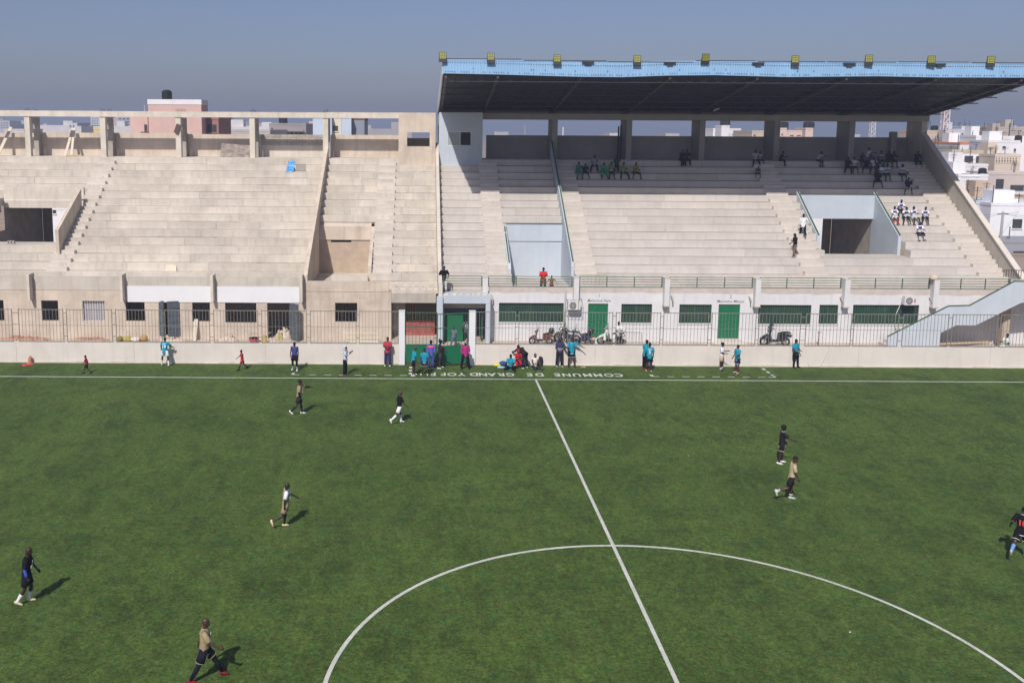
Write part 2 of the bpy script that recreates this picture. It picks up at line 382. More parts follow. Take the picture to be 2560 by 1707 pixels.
def fence(label, spans):
    e = empty('steel_fence', (0, YW + .1, 0)); tag(e, label, 'fence')
    for i, (a0, a1) in enumerate(spans):
        m = MB()
        for x in (a0, a1): m.box(x - .02, x + .02, -.02, .02, 1.2, ZT + .02)
        for z in (ZB, ZT - .02): m.box(a0 + .02, a1 - .02, -.018, .018, z - .02, z + .02)
        m.box(a0 + .02, a1 - .02, .012, .02, 2.27, 2.29)
        p = m.build('fence_panel', FENCE, e)
        n = max(2, round((a1 - a0) / .205))
        for k in range(1, n): link('bar', _bar, p, (a0 + (a1 - a0) * k / n, 0, 0))
        if i < len(spans) - 1 and spans[i + 1][0] - a1 < .6:
            for z in (1.62, 2.34, 3.05): MB().box(a1 + .02, spans[i + 1][0] - .02, -.012, .012, z - .02, z + .02).build('rung', FENCE, e)
def spans(px, y=786): return [tuple(at(x, y, Y=YW + .1).x for x in s) for s in px]
fence('tall steel bar fence on the wall before the unfinished stand', spans([(-200, -90), (-82, 29), (46, 157), (166, 279), (289, 404), (412, 523), (534, 644), (654, 766), (776, 890), (898, 996)]))
fence('tall steel bar fence on the wall before the white changing rooms', spans([(1191, 1289), (1298, 1411), (1421, 1532), (1541, 1652), (1660, 1772), (1781, 1891), (1899, 2003), (2017, 2130), (2137, 2248), (2260, 2373), (2383, 2495), (2504, 2615)]))
# green double gate in the perimeter wall
def gate_leaf(label, x, w, ang, flip):
    e = empty('pitch_gate', (x, YW + .1, .10), ang); tag(e, label, 'gate', 'green pitch gate leaves')
    s = -1 if flip else 1
    def bx(m, a, b, y0, y1, z0, z1): m.box(min(s * a, s * b), max(s * a, s * b), y0, y1, z0, z1)
    m = MB(); bx(m, 0, w, -.02, .02, .02, 1.10); m.build('sheet', GREEN, e)
    m = MB()
    for a in (0, w - .05): bx(m, a, a + .05, -.035, .035, 0, 3.12)
    for z in (0, 1.10, 2.2, 3.07): bx(m, .05, w - .05, -.028, .028, z, z + .05)
    m.build('frame', DGREEN, e)
    for k in range(1, 9):
        m = MB(); xx = s * (w * k / 9); m.box(xx - .011, xx + .011, -.011, .011, 1.15, 3.07); m.build('bar', DGREEN, e)
    m = MB(); bx(m, w - .16, w - .1, -.07, -.035, 1.5, 1.62); m.build('latch', DARK, e)
gate_leaf('closed green sheet gate leaf before the red door', -7.54, 1.94, 0, False)
gate_leaf('green sheet gate leaf swung open towards the pitch', -3.71, 1.98, R(14), True)
# ------------------------------------------------------------------ terraces shared by both stands
Y0, Z0, DY, DZ = 43.0, 4.41, .80, .494
def yr(i): return Y0 + DY * i
def zr(i): return Z0 + DZ * i
YF = 39.5                                    # facade plane
def planks(parent, xr, rows, cuts, seg, material, jit, gap=.035):
    for i in rows:
        ivs = [xr]
        for (c0, c1, r0, r1) in cuts:
            if r0 <= i <= r1:
                nv = []
                for a0, a1 in ivs:
                    if c1 <= a0 or c0 >= a1: nv.append((a0, a1)); continue
                    if c0 > a0: nv.append((a0, c0))
                    if c1 < a1: nv.append((c1, a1))
                ivs = nv
        for a0, a1 in ivs:
            x = a0
            while x < a1 - .05:
                w = random.uniform(*seg)
                if a1 - (x + w) < 1.2: w = a1 - x
                j = random.uniform(-jit, jit); jz = random.uniform(-jit, jit) * .5
                m = MB(); y1 = yr(i + 1) + .07
                b = .018
                gp = gap + random.uniform(-.008, .008)
                m.prism([(yr(i) + j + .07, zr(i) - .07), (y1, zr(i) - .07), (y1, zr(i + 1) + jz), (yr(i) + j + b, zr(i + 1) + jz), (yr(i) + j, zr(i + 1) + jz - b), (yr(i) + j, zr(i) + gp), (yr(i) + j + .07, zr(i) + gp)], x + .005, x + w - .005)
                m.build('terrace_plank', material, parent); x += w
def steps(parent, x0, x1, rows, material, skip=()):
    for i in rows:
        if i in skip: continue
        m = MB(); a = x0 + random.uniform(-.02, .02); b = x1 + random.uniform(-.02, .02)
        m.box(a, b, yr(i) - .40, yr(i) + .03, zr(i) - .05, zr(i) + DZ / 2); m.build('stair_step', material, parent)
def raker(parent, name, material, x0, x1, pts, base=2.9, rail=None):
    """wall following the slope; pts = top line (y,z), foot hidden below the rows"""
    poly = [(pts[0][0], base)] + list(pts) + [(pts[-1][0], base)]
    m = MB(); m.prism(poly[::-1], x0, x1); return m.build(name, material, parent)
# =================================================================== UNFINISHED STAND
LS = empty('unfinished_grandstand', (-26, YF, 0)); tag(LS, 'unfinished bare concrete grandstand with an open row of columns on top', 'grandstand')
LSO = Vector(LS.location)
class Under:                                  # parts are modelled in world space and kept there
    pass
def adopt(e):
    """keep children modelled in world coordinates where they are"""
    inv = Matrix.Translation(-Vector(e.location))
    for c in e.children: c.matrix_parent_inverse = inv
XL = -46.0
cutsL = [(-38.17, -31.86, 3, 8), (-14.05, -9.98, -3, 5)]
planks(LS, (XL, -14.3), range(-2, 15), cutsL, (2.4, 6.4), RAW, .016, .014)
planks(LS, (-14.05, -5.47), range(-2, 15), cutsL, (2.0, 4.0), RAW, .014, .014)
steps(LS, -31.84, -30.9, range(4, 9), STEP)
steps(LS, -32.3, -30.9, [0, 1, 2, 3, 9, 10, 11, 12, 13, 14], STEP)
steps(LS, -9.93, -8.6, range(0, 15), STEP)
# top deck, back parapet of blocks, portals and beam
m = MB(); m.box(XL, -5.47, 54.95, 57.7, 11.55, zr(15) - .002 + .03); m.build('top_deck', RAW, LS)
for a0, a1 in zip((-46, -38.0, -31.9, -25.9, -19.95), (-38.0, -31.9, -25.9, -19.95, -14.1)):
    if a0 == -19.95:                                       # block work bay
        m = MB(); m.box(a0 + .02, a1 - .02, 57.42, 57.6, 11.8, 12.80); m.build('parapet_wall', BEAM, LS)
        m = MB(); m.box(a0 + .02, a1 - .02, 57.47, 57.6, 12.80, 13.68); m.build('mortar_core', RAWG, LS)
        for r in range(4):
            x = a0 + .03 - (.25 if r % 2 else 0)
            while x < a1 - .05:
                w = .48; m = MB(); q = random.uniform(-.01, .01)
                m.box(max(x, a0 + .03) , min(x + w, a1 - .03), 57.43 + q, 57.58, 12.81 + r * .222, 13.01 + r * .222); m.build('block', RAWG, LS); x += w + .02
    else:
        m = MB(); m.box(a0 + .02, a1 - .02, 57.4, 57.6, 11.8, 13.70 + random.uniform(-.03, .05)); m.build('parapet_wall', RAWP, LS)
m = MB(); m.box(-14.08, -8.4, 57.4, 57.6, 11.8, 13.68); m.build('parapet_wall', RAWP, LS)
COLL = [-44.4, -38.38, -32.32, -26.29, -20.36, -14.49]
for x in COLL:
    m = MB(); m.box(x, x + .42, 55.0, 55.45, 11.8, 15.02); m.build('column', BEAM, LS)
    m = MB(); m.box(x + .02, x + .40, 56.75, 57.2, 11.8, 15.0); m.build('column', RAWG, LS)
    m = MB(); m.prism([(55.45, 15.0), (55.45, 14.55), (55.75, 14.42), (56.5, 14.42), (56.75, 14.55), (56.75, 15.0)][::-1], x + .04, x + .38); m.build('portal_head', RAWG, LS)
    for yy in (55.1, 55.35, 56.85, 57.1):
        m = MB()
        for q in (.08, .2, .34): m.bar((x + q, yy, 15.4), (x + q + random.uniform(-.05, .05), yy, 15.4 + random.uniform(.2, .34)), .016)
        m.build('rebar_stub', DARK, LS)
xs = [XL] + [c + .21 for c in COLL[1:]] + [-8.4]
for a0, a1 in zip(xs, xs[1:]):
    m = MB(); q = random.uniform(-.015, .015); m.box(a0 + .004, a1 - .004, 54.93 + q * .3, 55.4, 15.02, 15.47 + q); m.build('top_beam', BEAM, LS)
# end room with a window on top
holed('control_room_wall', RAWP, LS, -8.4, -5.47, 11.2, 15.47, 54.15, 54.4, [(-7.72, -5.93, 12.83, 13.93)])
m = MB(); m.box(-8.4, -8.18, 54.41, 57.6, 11.6, 15.3); m.build('control_room_side', RAWP, LS)
holed('control_room_back', RAWP, LS, -8.17, -5.47, 11.6, 15.3, 57.35, 57.6, [(-7.8, -5.8, 13.45, 13.95)])
m = MB(); m.box(-8.42, -5.45, 54.41, 57.62, 15.31, 15.45); m.build('control_room_roof', RAWP, LS)
# sloping wall between the two blocks and the wall at the junction
raker(LS, 'raker_wall', RAWP, -14.3, -14.05, [(39.75, 4.62), (40.75, 5.28), (55.0, 12.80)])
# left vomitory
YV = 50.0
_a, _b = at(198, 472, X=-32.0), at(141, 575, X=-32.0); VZ = _a.z
raker(LS, 'vomitory_cheek', RAWP, -32.10, -31.86, [(_b.y, _b.z), (_a.y, VZ)], 4.2)
raker(LS, 'vomitory_cheek', RAWP, -38.41, -38.17, [(_b.y, _b.z), (_a.y, VZ)], 4.2)
m = MB(); m.prism([(YV - .02, 8.74), (YV + .06, VZ), (YV + .32, VZ), (YV + .32, 8.12), (YV - .10, 8.12), (YV - .10, 8.68)], -38.16, -32.11); m.build('vomitory_lintel', BEAM, LS)
def passage(parent, x0, x1, zf, yfront, gap, wallm):
    m = MB(); m.box(x0, x1, yfront, 47.0, zf - .25, zf - .004); m.build('vomitory_floor', wallm, parent)
    for k in range(12):
        m = MB(); m.box(x0, x1, 47.0 + k * .42, 47.45 + k * .42, zf - .55 - k * .19, zf - .19 * (k + 1)); m.build('vomitory_stair', RAWG, parent)
    for q in (x0 - .2, x1): m = MB(); m.box(q, q + .2, 46.6, 57.2, .35, zr(4)); m.build('passage_wall', RAWG, parent)
    for q in (x0 - .2, x1): m = MB(); m.box(q, q + .2, 50.4, 57.2, zr(4), 8.9); m.build('passage_wall', RAWG, parent)
    m = MB(); m.box(x0, x1, 50.36, 57.2, 8.2, 8.4); m.build('passage_ceiling', RAWG, parent)
    m = MB(); m.box(*gap, 57.22, 57.4, .35, 11.5); m.build('passage_back', RAWG, parent)
passage(LS, -38.17, -32.10, zr(3), 45.3, (-38.17, -37.4), RAW)
# small walled-up vomitory beside the sloping wall
YB = 47.4
m = MB(); m.prism([(YB - .05, 6.16), (YB + .02, 7.10), (YB + .55, 7.40), (YB + .55, 6.12), (YB - .05, 6.12)], -14.05, -10.23); m.build('box_lintel', RAWP, LS)
holed('box_wall', RAWB, LS, -14.05, -9.98, 3.3, 6.11, YB + .03, YB + .2, [(-13.2, -11.7, 5.93, 6.2)])
m = MB(); m.box(-14.05, -10.0, YB + 1.0, YB + 1.15, 3.3, 7.2); m.build('slot_backing', RAWB, LS)  # added backing that blocks daylight so the slot stays dark
raker(LS, 'box_cheek', RAWP, -10.22, -9.98, [(42.6, 4.9), (43.2, 5.3), (YB + .02, 7.12)], 3.2)
m = MB(); m.box(-14.05, -10.0, 42.0, YB + .02, 3.2, 3.65); m.build('box_floor', RAW, LS)
m = MB(); m.box(-12.7, -10.24, 42.2, 42.5, 3.66, 4.28); m.build('box_kerb', BEAM, LS)
# front ledge, fins and facade
m = MB(); m.box(XL, -14.32, YF + .012, YF + .3, 3.62, 4.50); m.build('front_parapet', RAW, LS)
m = MB(); m.box(-14.3, -8.7, YF + .012, YF + .3, 3.62, 4.28); m.build('front_parapet', RAWP, LS)
m = MB(); m.box(XL, -8.5, YF + .31, 42.3, 3.2, 3.42); m.build('walkway', RAW, LS)
m = MB(); m.box(-8.52, -5.47, YF + .02, 42.3, 3.52, 3.74); m.build('walkway', RAW, LS)
x = -8.45
for r in range(2):
    x = -8.45 - (.2 if r else 0)
    while x < -5.55:
        m = MB(); m.box(max(x, -8.45), min(x + .42, -5.5), YF + .1 + random.uniform(-.015, .015), YF + .3, 3.745 + r * .19, 3.925 + r * .19); m.build('block', BEAM, LS); x += .45
for x in (-38.0, -32.07, -26.04, -20.16, -14.36):
    m = MB(); m.box(x - .09, x + .07, YF - .55, YF + .32, 3.0, 4.72); m.build('fin', BEAM, LS)
def fx(px, y=780): return at(px, y, Y=YF).x
def fz(py, px=600): return at(px, py, Y=YF).z
holesL = []
def barred(parent, px0, px1, py0, py1, nb, barmat=DARK, back=None, glass=None, frame=True):
    x0, x1 = fx(px0), fx(px1); z1, z0 = fz(py0, px0), fz(py1, px0)
    w = empty('window', (0, 0, 0)); w.parent = parent
    m = MB(); t = .035
    for a in ((x0 + .005, x0 + t, z0 + .005, z1 - .005), (x1 - t, x1 - .005, z0 + .005, z1 - .005), (x0 + t, x1 - t, z0 + .005, z0 + t), (x0 + t, x1 - t, z1 - t, z1 - .005)): m.box(a[0], a[1], YF + .05, YF + .09, a[2], a[3])
    m.build('frame', barmat, w)
    for k in range(1, nb):
        xx = x0 + (x1 - x0) * k / nb; m = MB(); m.box(xx - .010, xx + .010, YF + .06, YF + .08, z0 + t, z1 - t); m.build('bar', barmat, w)
    if glass:
        m = MB(); m.box(x0 + .02, x1 - .02, YF + .15, YF + .16, z0 + .02, z1 - .02); m.build('pane', glass, w)
        xm = x0 + (x1 - x0) * .5; m = MB(); m.box(xm - .03, xm + .03, YF + .13, YF + .148, z0 + .03, z1 - .03); m.build('mullion', barmat, w)
        m = MB(); m.box(x0 - .04, x1 + .04, YF - .05, YF - .002, z0 - .07, z0 - .004); m.build('sill', WHITE, w)
    if back:
        m = MB(); m.box(x0 + .01, x1 - .01, YF + .2, YF + .22, z0 + .01, z1 - .01); m.build('lit_backing', back, w)  # pale panel, its colour stands in for light inside the room
    return (x0, x1, z0, z1)
for p in ((-38, 10, 750, 801, 7), (104, 146, 751, 801, 7), (206, 263, 752, 803, 9), (315, 362, 752, 802, 7), (481, 525, 753, 803, 7), (563, 641, 754, 806, 11), (838, 893, 757, 804, 8)):
    lit = p[0] == 206
    holesL.append(barred(LS, *p, barmat=WHITE if lit else DARK, back=flat((.36, .34, .35)) if lit else None))
d1 = (fx(397), fx(450), .62, fz(753)); d2 = (fx(668), fx(724), .45, fz(756)); holesL += [d1, d2]
holed('facade_wall', RAWP, LS, XL, -8.54, .3, 3.60, YF, YF + .26, holesL)
def leaf(parent, name, x, z0, z1, w, ang, material, flip=1):
    e = empty(name, (x, YF + .02, z0), ang); e.parent = parent
    m = MB(); m.box(*sorted((0, flip * w)), -.02, .02, 0, z1 - z0); m.build('panel', material, e)
    m = MB()
    for k in range(6): z = (z1 - z0 - .06) * k / 5; m.box(*sorted((flip * .01, flip * (w - .01))), -.045, -.022, z, z + .05)
    m.build('rib', material, e)
    return e
leaf(LS, 'door_leaf', d1[0], d1[2], d1[3], .36, R(-12), SHEETD)
leaf(LS, 'door_leaf', d1[1], d1[2], d1[3], .82, R(22), SHEETD, -1)
leaf(LS, 'door_leaf', d2[1], d2[2], d2[3], 1.0, R(-48), SHEETD)
for a0, a1 in ((-25.86, -20.34), (-19.98, -14.54)):
    m = MB(); m.box(a0, a1, YF - .045, YF - .002, 2.86, 3.92); m.build('white_band', WHITEB, LS)
m = MB(); m.box(XL, -5.47, 43.6, 43.8, .3, 3.3); m.build('room_back_wall', RAWG, LS)
m = MB(); m.box(-8.8, -8.54, YF + .27, 43.6, .3, 3.5); m.build('room_end_wall', RAWB, LS)
m = MB(); m.box(-8.53, -5.6, YF, YF + .25, 2.90, 3.51); m.build('gate_lintel', RAWG, LS)
# red gate inside the recess
gx0, gx1, gy = at(1014, 800, Y=41).x, at(1087, 800, Y=41).x, 41.0
m = MB(); m.box(-8.52, -5.6, gy + .15, gy + .3, 2.62, 3.3); m.build('recess_wall', RAWB, LS)
m = MB(); m.box(-8.5, gx0 - .05, gy + .1, gy + .3, .35, 2.62); m.build('recess_wall', RAWG, LS)
rg = empty('red_door', (0, 0, 0)); rg.parent = LS
m = MB(); m.box(gx0, gx1, gy, gy + .04, .40, 1.42); m.build('sheet', RED, rg)
for k in range(13):
    xx = gx0 + (gx1 - gx0) * k / 12; m = MB(); m.box(xx - .012, xx + .012, gy + .01, gy + .034, 1.43, 2.62); m.build('bar', RAWB, rg)
xx = gx0 + (gx1 - gx0) * .24; m = MB(); m.box(xx - .05, xx + .05, gy - .03, gy - .004, 1.43, 2.62); m.build('post', RED, rg)
adopt(LS)
# =================================================================== COVERED STAND
RS = empty('covered_grandstand', (14, YF, 0)); tag(RS, 'covered concrete grandstand with pale blue roof fascia and white changing rooms below', 'grandstand')
XE = 33.5
cutsR = [(21.88, 27.94, 2, 8), (-.4, 3.75, -3, 5)]
planks(RS, (-5.2, 3.75), range(-2, 15), cutsR, (3.0, 6.0), DECK, .006, .022)
planks(RS, (3.97, XE), range(-2, 15), cutsR, (4.5, 8.0), DECK, .006, .022)
steps(RS, -2.05, -.62, range(0, 15), STEP)
steps(RS, 3.98, 5.45, range(0, 15), STEP)
steps(RS, 19.75, 21.4, range(0, 15), STEP)
steps(RS, 31.7, 33.45, range(0, 15), STEP)
# junction wall, middle sloping wall, end wall
raker(RS, 'raker_wall', BEAM, -5.46, -5.21, [(38.3, 4.2), (39.6, 4.35), (42.2, 5.2), (55.0, 13.1)], .3)
raker(RS, 'raker_wall', BLUE, 3.76, 3.96, [(42.9, 4.9), (43.0, 5.25), (55.0, 13.25)])
m = MB(); m.bar((3.86, 42.9, 5.30), (3.86, 54.98, 13.32), .09, .07); m.build('rail', DGREEN, RS)
raker(RS, 'end_wall', RAKER, XE, XE + .28, [(38.9, 3.2), (40.2, 4.12), (41.36, 4.90), (55.07, 14.1)], .3)
m = MB(); m.bar((XE + .14, 40.2, 4.16), (XE + .14, 41.36, 4.94), .40, .08); m.bar((XE + .14, 41.36, 4.94), (XE + .14, 55.05, 14.15), .40, .08); m.build('wall_coping', STEP, RS)
# right vomitory
YV2 = 50.0
_a, _b = at(2193, 488, X=27.83), at(2250, 590, X=27.83); VZ = _a.z
for x0, x1 in ((21.88, 22.10), (27.72, 27.94)):
    raker(RS, 'vomitory_cheek', BLUE, x0, x1, [(_b.y, _b.z), (YV2 + .3, VZ + .2)], 4.9)
    xm = (x0 + x1) / 2; m = MB(); m.bar((xm, _b.y - .02, _b.z + .04), (xm, YV2 + .3, VZ + .24), .10, .05); m.build('rail', DGREEN, RS)
m = MB(); m.box(22.10, 27.72, YV2, YV2 + .25, at(2100, 547, Y=YV2).z, VZ); m.build('vomitory_lintel', BLUE, RS)
m = MB(); m.box(22.05, 27.75, YV2 - .03, YV2 + .03, VZ + .005, VZ + .05); m.build('rail', DGREEN, RS)
m = MB(); m.box(21.88, 27.94, 44.62, 46.6, zr(2) - .25, zr(2) - .006); m.build('vomitory_floor', DECK, RS)
for k in range(12):
    m = MB(); m.box(22.10, 27.72, 46.6 + k * .42, 47.05 + k * .42, zr(2) - .55 - k * .19, zr(2) - .19 * (k + 1)); m.build('vomitory_stair', DECK, RS)
for x0, x1 in ((21.68, 21.87), (27.73, 27.93)):
    m = MB(); m.box(x0, x1, 47.0, 57.2, .35, zr(3)); m.build('passage_wall', RAWG, RS)
    m = MB(); m.box(x0, x1, 50.3, 57.2, zr(3), 8.6); m.build('passage_wall', RAWG, RS)
m = MB(); m.box(21.9, 27.7, 50.27, 57.2, 7.9, 8.1); m.build('passage_ceiling', RAWG, RS)
m = MB(); m.box(27.05, 27.7, 57.22, 57.4, .35, 11.5); m.build('passage_back', RAWG, RS)
# blue walled box beside the middle wall
m = MB(); m.box(-.38, 3.75, YB, YB + .25, 6.10, 7.32); m.build('box_lintel', BLUE, RS)
m = MB(); m.box(-.38, 3.75, YB + .06, YB + .26, 3.3, 6.05); m.build('box_wall', BLUE, RS)
raker(RS, 'box_cheek', BLUE, -.62, -.40, [(42.7, 4.7), (43.1, 5.15), (YB + .02, 7.35)], 3.2)
m = MB(); m.bar((-.51, 43.0, 5.14), (-.51, YB, 7.40), .08, .06); m.bar((-.51, YB, 7.38), (3.8, YB, 7.38), .07, .06); m.build('rail', DGREEN, RS)
m = MB(); m.box(-.4, 3.75, 42.0, YB + .05, 3.2, 3.43); m.build('box_floor', DECK, RS)
# top: back wall, fins, beam, blue room
m = MB(); m.box(-5.2, 34.0, 54.95, 57.7, 11.55, zr(15) + .028); m.build('top_deck', DECK, RS)
COLR = [3.88, 9.84, 15.71, 21.70, 27.70, 33.46]
xa = [-1.7] + COLR
for a0, a1 in zip(xa, xa[1:]):
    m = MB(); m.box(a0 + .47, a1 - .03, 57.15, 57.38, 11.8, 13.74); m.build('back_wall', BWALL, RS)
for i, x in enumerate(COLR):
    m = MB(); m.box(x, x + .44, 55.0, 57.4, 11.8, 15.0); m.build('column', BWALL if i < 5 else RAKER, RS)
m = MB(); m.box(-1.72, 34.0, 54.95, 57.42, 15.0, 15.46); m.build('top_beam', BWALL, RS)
# pipes on a column
m = MB(); m.tube([(9.6, 56.0, 11.85), (9.6, 56.0, 14.6)], .07, 8); m.tube([(9.45, 56.2, 11.85), (9.45, 56.2, 14.5)], .06, 8); m.build('drain_pipe', DARK, RS, smooth=True)
m = MB(); m.box(31.9, 32.35, 56.6, 57.1, 11.85, 14.2); m.build('drain_pipe', BWALL, RS)
holed('control_room_wall', BLUE, RS, -5.2, -1.74, 11.0, 15.5, 54.15, 54.38, [(-4.55, -2.62, 12.88, 14.02)])
m = MB(); m.box(-1.96, -1.74, 54.39, 57.42, 11.5, 15.46); m.build('control_room_side', BLUE, RS)
m = MB(); m.box(-5.2, -1.97, 57.2, 57.42, 11.5, 15.46); m.build('control_room_back', BWALL, RS)
cw = empty('window', (0, 0, 0)); cw.parent = RS
m = MB()
for a in ((-4.55, -4.49, 12.88, 14.02), (-2.68, -2.62, 12.88, 14.02), (-4.49, -2.68, 12.88, 12.94), (-4.49, -2.68, 13.96, 14.02), (-3.55, -3.49, 12.94, 13.96)): m.box(a[0], a[1], 54.16, 54.21, a[2], a[3])
m.build('frame', WHITE, cw)
m = MB(); m.box(-4.49, -3.55, 54.19, 54.2, 12.94, 13.96); m.build('pane', flat((.32, .36, .36), .3), cw)
# roof: rafters, deck, fascia sheets, trusses
ROOF = empty('roof', (0, 0, 0)); ROOF.parent = RS
XR0, XR1 = -5.22, 35.06
def wav(x):
    pts = [(-5.3, .08), (-1.7, .03), (3.9, -.09), (6.8, -.10), (9.84, .02), (13, .07), (18, -.03), (24, .06), (28, .0), (36, .03)]
    for (a, b), (c, d) in zip(pts, pts[1:]):
        if a <= x <= c: return b + (d - b) * (x - a) / (c - a)
    return 0
def rz(y): return 15.52 + (57.9 - y) / (57.9 - 43.0) * (17.86 - 15.52)      # underside line
x = XR0; _i = 0
while x < XR1 - .01:
    w = min(.98, XR1 - x); m = MB(); n = 20; prof = []
    for k in range(n + 1):
        xx = x + w * k / n; r = .013 if (k % 4) in (0, 3) else 0
        prof.append((xx, r))
    b = 0
    for k in range(n + 1):
        xx, r = prof[k]; dz = wav(xx)
        m.v += [(xx, 42.98 - r, 17.80 + dz), (xx, 42.98 - r, 18.76 + dz * .8)]
    for k in range(n): m.face(2 * k, 2 * k + 2, 2 * k + 3, 2 * k + 1)
    o = m.build('fascia_sheet', FASC, ROOF)
    m = MB()
    for k in range(n + 1):
        xx, r = prof[k]; m.v += [(xx, 42.95, 18.70 + r), (xx, 58.2, 16.30 + r)]
    for k in range(n): m.face(2 * k, 2 * k + 2, 2 * k + 3, 2 * k + 1)
    m.build('roof_sheet', FASC, ROOF)
    x += w
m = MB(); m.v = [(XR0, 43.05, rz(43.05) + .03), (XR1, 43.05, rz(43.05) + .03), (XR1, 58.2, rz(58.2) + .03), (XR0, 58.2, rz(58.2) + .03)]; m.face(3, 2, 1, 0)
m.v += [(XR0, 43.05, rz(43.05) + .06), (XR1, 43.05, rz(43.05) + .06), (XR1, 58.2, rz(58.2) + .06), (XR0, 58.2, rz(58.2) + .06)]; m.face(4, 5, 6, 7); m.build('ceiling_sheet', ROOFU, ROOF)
for x in (XR0, XR1 - .05):
    m = MB(); m.prism([(43.0, 17.82), (58.2, rz(58.2) - .05), (58.2, 16.34), (43.0, 18.78)], x - .03, x + .05); m.build('gable_trim', flat((.60, .63, .66)), ROOF)
for x in [-5.0, -1.5] + [c + .22 for c in COLR] + [34.7]:
    m = MB(); m.bar((x, 43.1, rz(43.1) - .12), (x, 57.9, rz(57.9) - .12), .16, .26); m.build('rafter', STEELR, ROOF)
def truss(y, h, mt):
    m = MB(); z = rz(y) - .02
    m.bar((XR0 + .1, y, z), (XR1 - .1, y, z), .06); m.bar((XR0 + .1, y, z - h), (XR1 - .1, y, z - h), .06)
    n = int((XR1 - XR0) / 1.0); s = (XR1 - XR0 - .2) / n
    for k in range(n):
        a = XR0 + .1 + k * s; m.bar((a, y, z), (a + s / 2, y, z - h), .035); m.bar((a + s / 2, y, z - h), (a + s, y, z), .035)
    m.build('purlin_truss', mt, ROOF)
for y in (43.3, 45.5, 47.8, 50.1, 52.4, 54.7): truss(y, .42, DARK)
m = MB(); random.seed(3)
x = XR0 + .2
while x < XR1 - .1:
    m.box(x - .022, x + .022, 42.925, 42.99, 18.52 + wav(x), 18.56 + wav(x))
    if random.random() < .7: m.box(x - .022, x + .022, 42.925, 42.99, 17.92 + wav(x), 17.96 + wav(x))
    if random.random() < .06: m.box(x - .025, x + .025, 42.925, 42.99, 18.15 + wav(x), 18.20 + wav(x))
    x += .155
tag(m.build('fascia_bolts', DARK, ROOF), kind='stuff')
m = MB(); x = XR0
while x < XR1:
    w = random.uniform(3, 6); m.box(x, min(x + w - .15, XR1), 42.96, 43.02, 18.755 + wav(x) * .8, 18.80 + wav(x) * .8); x += w
tag(m.build('fascia_lip', DARK, ROOF), kind='stuff')
for px in (1470, 1675, 1896, 2124, 2350):
    p = at(px, 148, Y=42.9); m = MB(); m.box(p.x - .4, p.x + .4, 42.82, 42.93, 18.62, 18.72); m.box(p.x - .2, p.x + .2, 42.84, 42.93, 18.50, 18.60); m.build('rafter_bracket', DARK, ROOF)
p = at(1781, 262, Y=55.5)
m = MB(); m.bar((p.x - .35, 54.0, 15.75), (p.x + .1, 54.0, 15.95), .2, .14); m.build('ceiling_lamp', flat((.4, .45, .45)), ROOF)
# front: walkway, ledge, piers, railings
m = MB(); m.box(-2.1, XE, YF + .31, 42.3, 3.2, 3.42); m.build('walkway', DECK, RS)
m = MB(); m.box(-5.2, -2.11, 38.6, 42.3, 3.2, 3.42); m.build('walkway', DECK, RS)
PIERS = [-2.42, 3.52, 9.42, 15.34, 21.14, 26.93]
for i, x in enumerate(PIERS):
    m = MB(); m.box(x - .17, x + .17, YF - .45, YF + .33, 2.86 if i else 3.42, 4.66); m.build('pier', WHITE, RS)
    m = MB(); m.box(x - .18, x + .18, YF - .46, YF + .34, 4.665, 4.69); m.build('pier_cap', STEP, RS)
    if i: m = MB(); m.box(x - .2, x + .2, YF - .47, YF - .1, 2.80, 2.855); m.build('pier_drip', RAWG, RS)
def railing(x0, x1, label=None):
    r = empty('railing', (0, 0, 0)); r.parent = RS
    n = max(1, round((x1 - x0) / 1.9))
    for k in range(n + 1):
        x = x0 + (x1 - x0) * k / n; m = MB(); m.box(x - .025, x + .025, YF + .02, YF + .07, 4.0, 4.69); m.build('post', DGREEN, r)
    for z in (4.03, 4.19, 4.36, 4.52, 4.69):
        m = MB(); m.box(x0, x1, YF + .025, YF + .065, z - .018, z + .018); m.build('rail', DGREEN, r)
ends = [(-5.1, -2.62)] + [(a + .25, b - .25) for a, b in zip(PIERS, PIERS[1:])] + [(27.15, 31.95)]
for a0, a1 in ends: railing(a0, a1)
m = MB(); m.box(31.96, XE, YF + .012, YF + .3, 3.62, 4.66); m.build('front_parapet', DECK, RS)
holesR = []
for p in ((1247, 1409, 757, 805, 26), (1553, 1630, 760, 807, 13), (1698, 1779, 761, 808, 14), (1896, 2028, 762, 810, 22), (2048, 2095, 762, 810, 8), (2132, 2297, 762, 810, 27)):
    holesR.append(barred(RS, *p, barmat=DGREEN, glass=GLASSG))
dz0 = .62
dA = (fx(1470), fx(1520), dz0, fz(759, 1490)); dB = (fx(1796), fx(1850), dz0, fz(761, 1820)); holesR += [dA, dB]
holed('facade_wall', WALLW, RS, -2.1, XE, .3, 3.99, YF, YF + .26, holesR)
m = MB(); m.box(-2.1, XE, YF + .27, YF + .3, 3.6, 3.98); m.build('front_parapet', DECK, RS)
